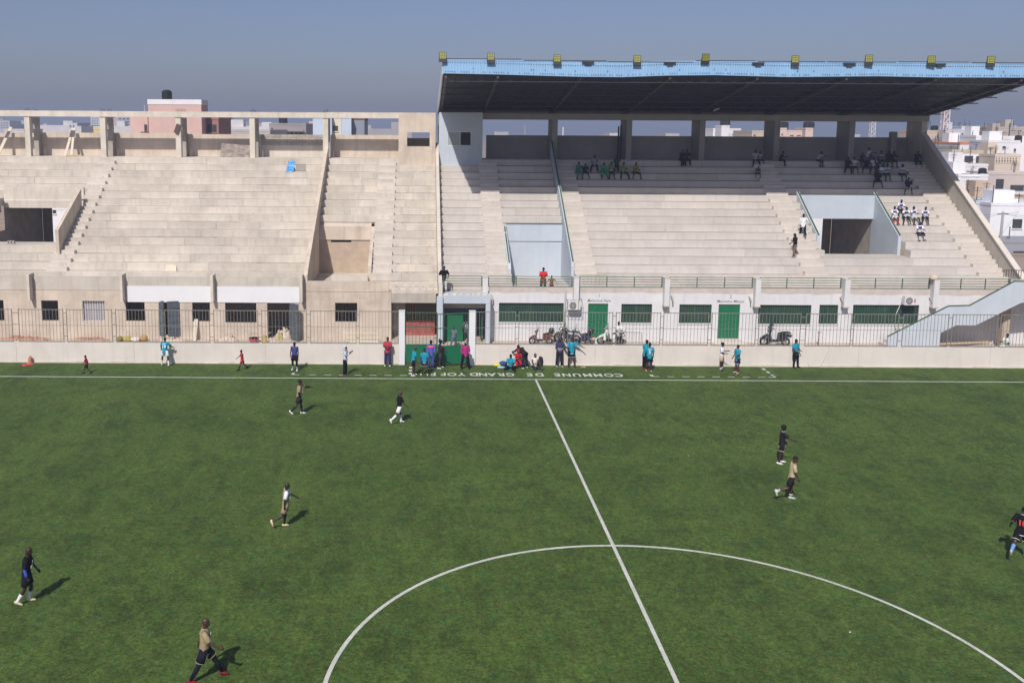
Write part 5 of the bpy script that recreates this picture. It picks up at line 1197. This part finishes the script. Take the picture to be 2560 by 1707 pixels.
heap('heap of pale rubble below the wide barred window', ax(572, 39.0), 38.9, .9, .5, .45, RUBB, 1)
heap('rubble spilling out of the open doorway', ax(712, 39.8), 39.9, .9, .9, .75, RUBB, 2, 80)
heap('low reddish soil along the far left facade', ax(60, 39.2), 39.1, 2.6, .4, .22, mat('red_soil', (.40, .22, .14), .95, .2, 3, .4, 12), 3, 50)
heap('low reddish soil below the second barred window', ax(230, 39.2), 39.15, 1.6, .35, .16, mat('red_soil', (.40, .22, .14)), 9, 40)
heap('broken stones before the double doors', ax(430, 39.0), 38.9, 1.2, .4, .2, RUBB, 5, 50)
heap('scattered grit before the last barred window', ax(700, 39.0), 38.7, 1.0, .3, .12, RUBB, 6, 40)
heap('thin sandy litter under the lit barred window', ax(330, 39.0), 39.0, 1.0, .3, .12, RUBB, 8, 40)
def sack(label, x, y, z, r, c, seed, name='sack', cat='sack'):
    rn = random.Random(seed); m = MB(); m.ball((x, y, z + r[2] * .85), r, 12, 8)
    m.v = [(a + rn.uniform(-.12, .12) * r[0], b + rn.uniform(-.12, .12) * r[1], max(z, d + rn.uniform(-.12, .12) * r[2])) for a, b, d in m.v]
    return tag(m.build(name, cloth(c), smooth=True), label, cat)
sack('yellow cement sack lying below the fourth barred window', ax(318, 38.6), 38.6, .40, (.32, .2, .2), (.40, .33, .09), 1)
sack('olive sack left of the yellow cement sack', ax(299, 38.6), 38.7, .40, (.22, .2, .18), (.22, .17, .05), 2)
sack('white sack between the yellow and orange sacks', ax(338, 38.6), 38.6, .40, (.34, .2, .16), (.62, .58, .52), 3)
sack('orange sack at the right of the builders sacks', ax(357, 38.6), 38.8, .40, (.26, .2, .22), (.42, .25, .09), 4)
def bucket(label, x, y, c, r=.22, h=.32, name='bucket', cat='bucket'):
    e = empty(name, (x, y, .402)); tag(e, label, cat)
    m = MB(); m.tube([(0, 0, 0), (0, 0, h), (0, 0, h), (0, 0, .05)], [r * .8, r, r * .92, r * .74], 16, ref=(1, 0, 0)); m.build('shell', paintm(c, .45), e, smooth=False)
    m = MB(); m.wheel((0, 0, h - .02), r * .95, .008, 16, 6); m.build('handle', DARK, e)
bucket('faded red basin beside the open doorway', ax(635, 38.6), 38.6, (.40, .06, .09), .34, .30, 'basin', 'basin')
def can(label, x, y, c):
    e = empty('jerrycan', (x, y, .402)); tag(e, label, 'jerrycan')
    m = MB(); m.box(-.16, .16, -.1, .1, 0, .34); m.prism([(-.16, .34), (.16, .34), (.10, .42), (-.10, .42)], -.1, .1, 'y'); m.build('tank', paintm(c, .5), e)
    m = MB(); m.tube([(.1, 0, .40), (.12, 0, .47)], .035, 8); m.build('cap', BLACK, e); m = MB(); m.tube([(-.1, 0, .42), (-.04, 0, .48), (.04, 0, .48), (.08, 0, .42)], .018, 6, ref=(0, 1, 0)); m.build('handle', paintm(c, .5), e)
can('yellow jerrycan left of the open doorway', ax(661, 38.5), 38.5, (.42, .34, .10))
can('second yellow jerrycan inside the open doorway', ax(700, 39.2), 39.3, (.42, .36, .14))
# things left on the turf by the sitting group
def gr(px, py): return at(px, py, Z=0)
p = gr(1237, 912); sack('lilac bag beside the sitting group', p.x, p.y + .3, 0, (.3, .2, .22), (.40, .33, .62), 11, 'bag', 'bag')
p = gr(1246, 916); sack('yellow bib lying beside the lilac bag', p.x, p.y + .1, 0, (.3, .15, .07), (.70, .58, .05), 12, 'bib', 'bib')
p = gr(1228, 912); sack('white bag leaning on the wall beside the lilac bag', p.x, p.y + .4, 0, (.18, .15, .16), (.72, .70, .72), 13, 'bag', 'bag')
p = gr(1253, 920); sack('pale blue cloth lying before the yellow bib', p.x, p.y, 0, (.24, .12, .06), (.30, .50, .66), 14, 'cloth', 'cloth')
p = gr(1258, 916); sack('dark blue bag left of the teal sitting person', p.x, p.y + .1, 0, (.24, .2, .17), (.03, .07, .20), 15, 'bag', 'bag')
p = gr(1350, 915); e = empty('backpack', (p.x, p.y + .15, 0)); tag(e, 'black backpack standing on the turf against the wall', 'backpack')
m = MB(); m.tube([(0, 0, 0), (0, 0, .05), (.02, 0, .3), (.05, .02, .5), (.05, .02, .56)], [(.16, .13), (.20, .16), (.20, .15), (.13, .10), (.05, .05)], 14, ref=(0, 1, 0)); m.build('sack', cloth((.02, .02, .022)), e, smooth=True)
m = MB(); m.box(-.12, .12, -.19, -.12, .06, .28); m.build('pocket', cloth((.03, .03, .033)), e)
m = MB(); m.tube([(-.08, .12, .1), (-.1, .2, .3), (-.02, .1, .52)], .02, 6); m.build('strap', cloth((.02, .02, .022)), e)
def sandals(label, px, py, c, n):
    p = gr(px, py)
    for i in range(n):
        m = MB(); o = Vector((p.x + i * .16, p.y + .06 * i, 0)); a = .4 + i * .9
        d = Vector((math.cos(a), math.sin(a), 0)); m.tube([o - d * .13 + Vector((0, 0, .02)), o + Vector((0, 0, .02)), o + d * .13 + Vector((0, 0, .02))], [(.03, .012), (.045, .015), (.03, .012)], 10, ref=(0, 0, 1)); m.tube([o + d * .05 + Vector((-.04, 0, .02)), o + d * .05 + Vector((0, 0, .06)), o + d * .05 + Vector((.04, 0, .02))], .012, 6, ref=(0, 1, 0))
        tag(m.build('sandal', cloth(c)), label + (', left one' if i == 0 else ', right one'), 'sandal')
sandals('dark sandal on the turf between the hooded and teal people', 1414, 916, (.05, .04, .04), 2)
sandals('tan sandal on the turf right of the arm-raising person', 1455, 919, (.48, .38, .25), 2)
sandals('pink shoe on the turf by the wall right of the gate post', 1196, 913, (.55, .30, .25), 2)
# red training gear at the far left
p = gr(75, 908); e = empty('training_cone', (p.x, p.y, 0)); tag(e, 'stack of orange and red training cones by the far left wall', 'cone')
m = MB(); m.tube([(0, 0, 0), (0, 0, .04), (0, 0, .05), (.02, 0, .34), (.03, 0, .46)], [.17, .17, .14, .11, .05], 14, ref=(1, 0, 0)); m.build('cone_stack', cloth((.42, .22, .14)), e)
m = MB(); m.tube([(.1, -.2, 0), (.1, -.2, .05)], [.2, .15], 14, ref=(1, 0, 0)); m.build('disc', cloth((.60, .06, .05)), e)
p = gr(62, 913); m = MB(); m.tube([(p.x, p.y, 0), (p.x, p.y, .05)], [.16, .12], 14, ref=(1, 0, 0)); tag(m.build('marker_disc', cloth((.60, .06, .06))), 'single red marker disc left of the cone stack', 'marker')
# litter on turf
for px, py, lab in ((1721, 1139, 'small white paper scrap right of the halfway line'), (2125, 1580, 'tiny white scrap inside the centre circle')):
    p = gr(px, py); m = MB(); m.box(-.03, .03, -.02, .02, 0, .01); tag(m.build('paper_scrap', WHITE, None, (p.x, p.y, .006), (0, 0, .6)), lab, 'litter')
# hose on the right part of the wall, standpipe, timber
pts = [at(a, b, Y=YW - .03) for a, b in ((2020, 908), (2023, 918), (2035, 920), (2048, 918), (2060, 900), (2066, 885), (2069, 872))]
m = MB(); m.tube([(q.x, YW - .03, max(.02, q.z)) for q in pts], .016, 6); tag(m.build('hose', flat((.55, .52, .44)), smooth=True), 'thin pale hose hanging in a loop on the right part of the wall', 'hose')
p = at(2045, 862, Y=38.6); m = MB(); m.tube([(p.x, 38.6, .4), (p.x, 38.6, 1.25), (p.x + .2, 38.6, 1.3)], .03, 8); m.ball((p.x, 38.6, 1.28), .08, 8, 6); tag(m.build('standpipe', flat((.34, .26, .2)), smooth=True), 'rusty standpipe behind the fence right of the black touring scooter', 'standpipe')
p = at(2350, 856, Y=36.6); q = at(2505, 856, Y=36.6)
plank('long timber lying under the outer stair', (p.x, 37.6, .75), (q.x, 37.9, .85), .12, .12, WOOD)
m = MB(); m.tube([(p.x + 1.3, 36.5, .52), (p.x + 2.1, 36.5, .52)], .11, 10); tag(m.build('log', flat((.22, .12, .09)), smooth=True), 'short dark log lying behind the fence under the stair', 'log')
p = at(2330, 705, Y=YF - .2); e = empty('pier_lamp', (p.x + .1, YF - .25, 4.70)); tag(e, 'pale lamp head mounted on the last white pier', 'lamp')
m = MB(); m.ball((0, 0, .1), (.30, .22, .20), 12, 8); m.build('head', flat((.55, .47, .36)), e, smooth=True); m = MB(); m.bar((0, 0, -.3), (0, 0, .0), .16); m.build('bracket', flat((.30, .26, .23)), e)
rn = random.Random(11)                       # small stones and scraps left on the bare rows
m = MB()
for i in range(150):
    k = rn.randrange(0, 14); x = rn.choice([rn.uniform(-45, -15), rn.uniform(-9, -6), rn.uniform(-45, -36)]); s = rn.uniform(.02, .07)
    if -39.2 < x < -30.8 and k < 12: continue
    y = yr(k) - rn.uniform(.05, .7); z = zr(k) + .004; n0 = len(m.v); l = s * rn.uniform(1, 4)
    m.box(x, x + l, y, y + s, z, z + s * rn.uniform(.4, 1))
tag(m.build('litter', flat((.36, .29, .22))), 'scattered stones and scraps on the bare concrete rows', 'litter', kind='stuff')
# =================================================================== THE TOWN BEHIND
def bmat(c): return mat('render_%02x%02x%02x' % tuple(int(255 * x) for x in c), c, .85, .08, .35, 0, streak=.12)
WIN = mat('far_window', (.05, .055, .06), .3, .3, 1, spec=.5)
def building(label, px0, px1, pyt, Y, depth, col, cat='building', name='apartment_building', wins=(), roofc=None, tank=(), ledge=None, side=None, z0=0.0, parapet=.0, balcony=()):
    """front face seen between two pixel columns at distance Y; wins are pixel boxes on that face"""
    a, b = at(px0, pyt, Y=Y), at(px1, pyt, Y=Y); x0, x1, zt = a.x, b.x, (a.z + b.z) / 2
    e = empty(name, ((x0 + x1) / 2, Y, z0)); tag(e, label, cat); o = Vector(e.location)
    M = bmat(col)
    def put(m, n, mt, par=e): ob = m.build(n, mt, par); ob.location = -o if par is e else (0, 0, 0); return ob
    m = MB(); m.box(x0, x1, Y, Y + depth, z0, zt); put(m, 'wall', M)
    m = MB(); t = .25; h = parapet or .35
    for q in ((x0 - .04, x1 + .04, Y - .04, Y + t), (x0 - .04, x1 + .04, Y + depth - t, Y + depth + .04), (x0 - .04, x0 + t, Y + t, Y + depth - t), (x1 - t, x1 + .04, Y + t, Y + depth - t)): m.box(*q, zt + .002, zt + h)
    put(m, 'parapet', bmat(ledge) if ledge else M)
    for (u0, v0, u1, v1) in wins:
        p, q = at(u0, v1, Y=Y), at(u1, v0, Y=Y)
        w = put(MB().box(p.x, q.x, Y - .03, Y + .05, p.z, q.z), 'window', WIN)
        m = MB(); m.box(p.x - .06, q.x + .06, Y - .09, Y - .031, p.z - .12, p.z - .005); ob = m.build('sill', M, w)
    for (u0, v0, u1, v1) in balcony:
        p, q = at(u0, v1, Y=Y), at(u1, v0, Y=Y)
        put(MB().box(p.x, q.x, Y - 1.1, Y - .01, p.z, p.z + .16), 'balcony', M); put(MB().box(p.x, q.x, Y - 1.1, Y - 1.0, p.z + .17, p.z + .95), 'balcony_rail', M)
    for (u, r, hh) in tank:
        p = at(u, pyt, Y=Y + depth * .4); m = MB(); zz = zt + .01
        m.tube([(p.x, Y + depth * .4, zz), (p.x, Y + depth * .4, zz + hh * .85), (p.x, Y + depth * .4, zz + hh * .96), (p.x, Y + depth * .4, zz + hh)], [r, r, r * .7, r * .3], 16, ref=(1, 0, 0)); put(m, 'water_tank', BLACK)
    if px0 > 2300 and depth > 2:                         # roof clutter: aerials, a stair room, washing line posts
        rq = random.Random(int(px0 * 7 + pyt))
        for k in range(rq.randrange(2, 5)):
            xx = rq.uniform(x0 + .4, x1 - .4); hh = rq.uniform(1.0, 2.6); yy = Y + rq.uniform(.5, depth - .5)
            m = MB(); m.bar((xx, yy, zt), (xx, yy, zt + hh), .06)
            if rq.random() < .6: m.bar((xx - .5, yy, zt + hh * .9), (xx + .5, yy, zt + hh * .9), .04); m.bar((xx - .35, yy, zt + hh * .75), (xx + .35, yy, zt + hh * .75), .04)
            put(m, 'aerial', DARK)
        if x1 - x0 > 3 and rq.random() < .6:
            xx = rq.uniform(x0 + .3, x1 - 2.4); m = MB(); m.box(xx, xx + rq.uniform(1.4, 2.2), Y + depth * .5, Y + depth * .5 + 2, zt, zt + rq.uniform(1.2, 2.2)); put(m, 'stair_room', M)
        if rq.random() < .6:
            p = at(rq.uniform(px0, px1), pyt, Y=Y); m = MB(); m.tube([(p.x, Y - .05, zt - 1.2), (p.x, Y - .06, max(z0, zt - 5))], .05, 6); put(m, 'downpipe', flat((.4, .4, .4)))
    return e
PINK = (.62, .42, .37); PKD = (.34, .18, .16)
b = building('tall pink apartment building with white cornice and black roof tank', 370, 503, 262, 82, 3.2, PINK, ledge=(.74, .72, .72), parapet=.55, tank=((418, .55, 1.6),), wins=())
building('lower pink wing with a white framed balcony left of the pink tower', 325, 369, 291, 83, 8, PINK, wins=((352, 312, 368, 327),), balcony=((351, 327, 368, 330),))
building('dull pink wing with a window right of the pink tower', 505, 546, 300, 84, 7, PKD, wins=((519, 312, 541, 331),), parapet=.5)
building('grey unfinished apartment house with balconies and small roof tank', 673, 765, 313, 170, 14, (.30, .28, .27), tank=((708, .9, 2.2),), wins=((712, 318, 722, 325), (726, 318, 733, 325), (738, 319, 744, 326), (748, 319, 757, 326), (712, 330, 722, 337), (726, 330, 733, 337), (738, 331, 744, 337), (748, 331, 757, 337), (678, 320, 682, 325)), balcony=((710, 326, 760, 329),))
building('pale blue house block with flat roof behind the left openings', 782, 829, 296, 95, 6, (.50, .58, .68))
building('cream house block between the pale blue blocks', 829.5, 853, 296, 96, 7, (.66, .60, .48), wins=((833, 315, 845, 328),))
building('pale blue end block beside the cream house', 853.5, 878, 296, 95.5, 6, (.48, .56, .66))
building('grey blue side block with dark roof edge right of the cream house', 878.5, 911, 300, 97, 8, (.26, .28, .33), ledge=(.16, .08, .07), parapet=.5)
building('long low grey shed roof behind the blockwork bay', 560, 675, 330, 130, 20, (.42, .40, .40), name='long_shed', cat='shed')
building('slim white tower block far behind the left openings', 226, 250, 290, 520, 16, (.52, .54, .58), name='tower_block', wins=[(230 + i * 6, 295 + j * 6, 232.5 + i * 6, 298 + j * 6) for i in range(3) for j in range(6)])
building('grey far tower block between two left columns', 293, 326, 292, 450, 18, (.38, .40, .45), name='tower_block', wins=[(297 + i * 10, 296 + j * 7, 303 + i * 10, 299 + j * 7) for i in range(3) for j in range(5)])
building('far grey slab block at the left picture edge', -20, 24, 303, 600, 18, (.45, .47, .50), name='tower_block', wins=[(2 + i * 7, 307 + j * 6, 6 + i * 7, 309 + j * 6) for i in range(3) for j in range(3)])
building('second far grey slab block from the left edge', 25, 61, 303, 620, 18, (.47, .49, .53), name='tower_block', wins=[(40 + i * 5, 307 + j * 5, 43 + i * 5, 309 + j * 5) for i in range(3) for j in range(3)])
building('far white villa with flat roof behind the second left bay', 170, 193, 310, 330, 14, (.55, .56, .58), name='villa', cat='house', wins=((174, 314, 178, 318), (182, 314, 187, 318)))
building('low white house behind the second left bay', 186, 203, 318, 300, 12, (.58, .57, .58), name='villa', cat='house')
building('low dark red roofed hall behind the second left bay', 203, 229, 316, 340, 14, (.28, .16, .17), name='hall', cat='hall')
building('small yellow rooftop room above the parapet', 234, 252, 324, 120, 6, (.60, .50, .28), name='rooftop_room', cat='building')
building('pale low house far left above the parapet', 10, 60, 326, 220, 12, (.55, .52, .50), name='villa', cat='house')
# right openings
building('white apartment house with two black tanks seen through the fourth opening', 1783, 1852, 325, 210, 14, (.74, .74, .76), wins=((1794, 333, 1798, 338), (1808, 334, 1813, 338), (1816, 334, 1821, 338), (1830, 335, 1834, 338)))
building('white stair tower with twin black tanks on the white apartment house', 1804, 1824, 317.5, 205, 5, (.74, .74, .76), name='stair_tower', tank=((1809, .85, 1.9), (1816, .85, 1.9)))
building('pale low house right of the white apartment house', 1853, 1876, 336, 215, 12, (.60, .62, .66), name='villa', cat='house')
building('beige house at the right edge of the fourth opening', 1880, 1912, 331, 180, 12, (.50, .42, .34), name='villa', cat='house', wins=((1884, 337, 1889, 341),))
building('peach house with roof terrace seen through the fifth opening', 1966, 2018, 330, 190, 12, (.60, .48, .42), wins=((1975, 338, 1984, 341), (1992, 338, 2002, 341)))
building('left peach tower with two tanks in the fifth opening', 1947, 1967, 324, 188, 6, (.60, .48, .42), name='stair_tower', tank=((1952, .8, 1.7), (1961, .8, 1.7)), wins=((1953, 335, 1958, 338),))
building('right peach tower with two tanks in the fifth opening', 2014, 2033, 324, 188, 6, (.60, .48, .42), name='stair_tower', tank=((2017, .8, 1.7), (2026, .8, 1.7)))
building('far low grey house in the first opening of the covered stand', 1236, 1271, 332, 420, 16, (.40, .41, .44), name='villa', cat='house')
building('far low pale house in the second opening of the covered stand', 1524, 1545, 335, 420, 16, (.55, .52, .50), name='villa', cat='house')
building('far low roofs in the third opening of the covered stand', 1664, 1698, 336, 420, 16, (.48, .44, .44), name='villa', cat='house')
building('far low roof in the sixth opening beside the mast', 2137, 2150, 338, 420, 16, (.42, .44, .47), name='villa', cat='house')
# masts
def mast(label, px, pyt, Y, w, col=(.55, .55, .56), lattice=True, base=0):
    p = at(px, pyt, Y=Y); e = empty('radio_mast', (p.x, Y, base)); tag(e, label, 'mast'); h = p.z - base
    mt = flat(col)
    if not lattice: m = MB(); m.tube([(0, 0, 0), (0, 0, h)], [w / 2, w / 3], 8); m.build('pole', mt, e); return
    for sx in (-1, 1):
        for sy in (-1, 1): m = MB(); m.bar((sx * w / 2, sy * w / 2, 0), (sx * w / 2 * .8, sy * w / 2 * .8, h), w * .13); m.build('leg', mt, e)
    m = MB(); n = int(h / w)
    for k in range(n):
        z0, z1 = h * k / n, h * (k + 1) / n; u = w / 2 * .9
        for a, b in (((-u, -u), (u, -u)), ((u, -u), (u, u)), ((u, u), (-u, u)), ((-u, u), (-u, -u))):
            m.bar((*a, z0), (*b, z1), w * .07); m.bar((*a, z1), (*b, z1), w * .07)
    tag(m.build('bracing', mt, e), kind='stuff')
mast('pale lattice mast seen through the last opening of the covered stand', 2183, 296, 330, 1.7, (.66, .62, .60))
mast('tall pale pinkish lattice mast right of the covered stand', 2366, 262, 150, 1.15, (.66, .57, .55))
mast('thin far antenna in the first opening of the covered stand', 1313, 313, 300, .6, (.3, .3, .33), False)
mast('thin white pole in the second opening of the covered stand', 1408, 318, 200, .35, (.7, .7, .7), False)
mast('small antenna pole on the left skyline beside the pink tower', 361, 262, 84, .1, (.5, .5, .5), False)
# town right of the stand, near to far
CR, GRY, WH = (.62, .53, .43), (.36, .33, .31), (.76, .75, .76)
building('near white house wall with a dark awning window at the right edge', 2478, 2640, 515, 74, 6, (.76, .77, .80), name='white_house', cat='house', wins=((2530, 548, 2556, 571),), parapet=.3)
building('pale blue shaded house side left of the near white house', 2440, 2477, 510, 76, 10, (.50, .55, .62), name='white_house', cat='house')  # bluish wall colour itself carries the shade of this side
building('tan roofed shed behind the near white house', 2430, 2600, 500, 88, 10, (.50, .40, .31), name='shed', cat='shed', ledge=(.52, .40, .30))
building('long white garden wall behind the tan shed', 2400, 2660, 480, 98, .4, (.72, .70, .70), name='garden_wall', cat='wall', parapet=.08)
building('white block with blind wall beside the stand', 2396, 2470, 442, 104, 4, WH, name='white_house', cat='house', tank=((2455, .5, 1.1),), wins=((2404, 434, 2430, 440), (2433, 435, 2450, 440)))
building('grey open workshop front with dark doorway at the right edge', 2470, 2640, 438, 106, 5, (.54, .47, .44), name='workshop', cat='building', wins=((2487, 448, 2510, 484), (2524, 463, 2560, 486)))
building('white villa with arcade balcony above the garden wall', 2380, 2470, 384, 118, 4, WH, name='white_villa', cat='house', wins=((2388, 390, 2405, 408), (2410, 390, 2433, 409), (2439, 391, 2465, 409)), ledge=(.50, .42, .32), parapet=.5)
building('white block with blank wall right of the arcade villa', 2471, 2550, 357, 122, 5, WH, name='white_block', cat='house', tank=((2545, .5, 1.1),), wins=((2478, 400, 2486, 418), (2506, 366, 2513, 372), (2534, 372, 2540, 380)))
building('beige block with pierced screen below the white block', 2488, 2552, 392, 114, 6, CR, name='beige_block', cat='house', wins=[(2490 + i * 7, 395 + j * 7, 2492.5 + i * 7, 399 + j * 7) for i in range(8) for j in range(2)])
building('white upper house with terracotta porch roof', 2400, 2455, 362, 132, 8, WH, name='white_house', cat='house', wins=((2428, 371, 2450, 383),), ledge=(.60, .22, .10))
building('white arched house behind the terracotta porch', 2440, 2486, 344, 140, 5, (.76, .75, .75), name='arched_house', cat='house', wins=((2458, 365, 2468, 382), (2445, 350, 2452, 354)))
building('white upper block with small roof openings at the right edge', 2503, 2600, 346, 136, 5, WH, name='white_block', cat='house', wins=((2510, 350, 2527, 355), (2534, 349, 2540, 355)))
building('beige apartment house left of the mast', 2318, 2371, 331, 150, 10, (.52, .42, .34), name='beige_house', cat='house', tank=((2335, .6, 1.2),), wins=((2342, 339, 2348, 344), (2342, 351, 2348, 356), (2351, 339, 2353, 344)))
building('pale blue grey apartment block on the right skyline', 2384, 2420, 327, 220, 12, (.52, .56, .62), wins=((2390, 332, 2394, 336), (2404, 333, 2408, 338), (2390, 340, 2394, 344)))
building('white framed apartment block right of the pale blue grey block', 2420, 2446, 327, 224, 12, (.58, .60, .64), wins=((2424, 331, 2430, 336), (2436, 330, 2443, 336), (2424, 341, 2430, 345), (2436, 340, 2443, 345)))
building('upper white penthouse on the pale blue grey block', 2404, 2418, 319, 228, 6, (.62, .64, .68), name='penthouse')
building('unfinished grey building on the right skyline', 2475, 2600, 333, 165, 8, (.40, .35, .31), name='unfinished_building', wins=((2512, 341, 2520, 346),))
building('top storey of the unfinished grey building', 2496, 2600, 322, 168, 9, (.42, .37, .33), name='unfinished_storey', wins=((2527, 326, 2531, 331), (2534, 326, 2538, 331), (2549, 326, 2554, 331)))
building('grey flat roofed warehouse beside the mast', 2368, 2420, 352, 145, 5, (.52, .48, .46), name='warehouse', cat='building')
building('dark weathered house wall right behind the end wall', 2335, 2395, 372, 125, 8, (.17, .18, .17), name='weathered_house', cat='house')
building('low white shed under the arcade villa', 2384, 2470, 416, 112, 5, (.70, .69, .70), name='white_shed', cat='shed')
building('grey rubble wall at the lower right edge', 2515, 2640, 640, 62, 1.2, (.30, .25, .22), name='rubble_wall', cat='wall', parapet=.1)
building('grey barred garage front below the near white house', 2495, 2640, 608, 68, 3, (.30, .31, .34), name='garage', cat='garage', wins=((2530, 628, 2560, 660),))
# houses seen through the vomitory openings
building('white house seen through the right vomitory passage', 2020, 2075, 545, 75, 6, WH, name='white_house', cat='house')
building('white house seen through the left vomitory passage', 90, 175, 525, 75, 6, WH, name='white_house', cat='house', wins=((132, 520, 140, 534),))
# utility pole with wires
p = at(2508, 530, Y=70); q = at(2500, 600, Y=70)
e = empty('utility_pole', (q.x, 70, 0)); tag(e, 'grey utility pole with wires before the near white house', 'pole')
m = MB(); m.tube([(0, 0, 0), (p.x - q.x, 0, p.z)], [.16, .11], 10); m.build('shaft', flat((.30, .29, .29)), e, smooth=True)
m = MB(); m.bar((p.x - q.x - .5, 0, p.z - .2), (p.x - q.x + .5, 0, p.z - .2), .08); m.build('crossarm', DARK, e)
m = MB()
for dx, dz, dy in ((-8, -1.6, 4), (-9, -.4, 8), (14, -1.4, 3), (14, -.2, 6), (10, .8, 10)): 
    prev = Vector((p.x - q.x, 0, p.z - .15))
    for t in range(1, 9): u = t / 8; c = Vector((p.x - q.x + dx * u, dy * u, p.z - .15 + dz * u - .5 * math.sin(math.pi * u))); m.bar(prev, c, .02); prev = c
tag(m.build('wires', DARK, e), kind='stuff')
# the far town: flat-roofed houses whose tops show over the parapets
rn = random.Random(21); cols = [(.58, .56, .55), (.50, .46, .42), (.40, .38, .37), (.62, .60, .60), (.52, .42, .36), (.34, .33, .34)]
words = ['pale', 'tan', 'grey', 'white', 'peach', 'dark grey']
VIEWS = [(-30, 62, 'in the first left bay'), (78, 250, 'in the second left bay'), (268, 330, 'left of the pink tower'), (546, 624, 'right of the pink tower'), (642, 806, 'in the blockwork bay'), (822, 997, 'in the last left bay'), (2332, 2600, 'beyond the end wall')]
_w = MB().box(-.5, .5, -.05, .05, -.5, .5).mesh('window', WIN); seen = set()
for i in range(380):
    Yd = 240 + (rn.random() ** 1.2) * 1000; px = rn.uniform(-30, 2600); where = [v for v in VIEWS if v[0] < px < v[1]]
    h = rn.choice([6.5, 8, 9.5, 11, 12.5, 14]) + rn.uniform(0, 1.2)
    if rn.random() < .10: h += rn.uniform(3, 9)
    if not where or h < 14.13 - .0030 * (Yd + 22): continue
    c = rn.randrange(6); st = max(2, int(h // 3.1)); lab = '%s %d-storey far house %s' % (words[c], st, where[0][2])
    if lab in seen: continue
    seen.add(lab)
    x = at(px, 330, Y=Yd).x; w = rn.uniform(9, 24)
    e = empty('town_house', (x, Yd, 0)); tag(e, lab, 'house', 'far town houses')
    m = MB(); m.box(-w / 2, w / 2, 0, rn.uniform(8, 16), 0, h); m.build('wall', bmat(cols[c]), e)
    q = rn.uniform(-w / 2, w / 2 - 4); m = MB(); m.box(q, q + rn.uniform(2.5, 4), 1, 5, h, h + rn.uniform(1.0, 2.8)); m.build('roof_room', bmat(cols[c]), e)
    if Yd < 650:
        for f in range(max(1, st - 2), st + 1):
            n = int(w // 3.5)
            for k in range(n): o = link('window', _w, e, (-w / 2 + (k + .5) * w / n, 0, f * 3.05 - 1.4)); o.scale = (1.1, 1, 1.3)

hz = MB(); hz.box(-2500, 2500, -700, 3500, -1.5, 45)
hm = bpy.data.materials.new('haze_air'); hm.use_nodes = True; hn = hm.node_tree
hn.nodes.remove(hn.nodes['Principled BSDF']); pv = hn.nodes.new('ShaderNodeVolumePrincipled')
pv.inputs['Color'].default_value = (.69, .79, 1.0, 1); pv.inputs['Density'].default_value = .0010; pv.inputs['Anisotropy'].default_value = .2
hn.links.new(pv.outputs[0], hn.nodes['Material Output'].inputs['Volume'])
tag(hz.build('haze', hm), kind='stuff')
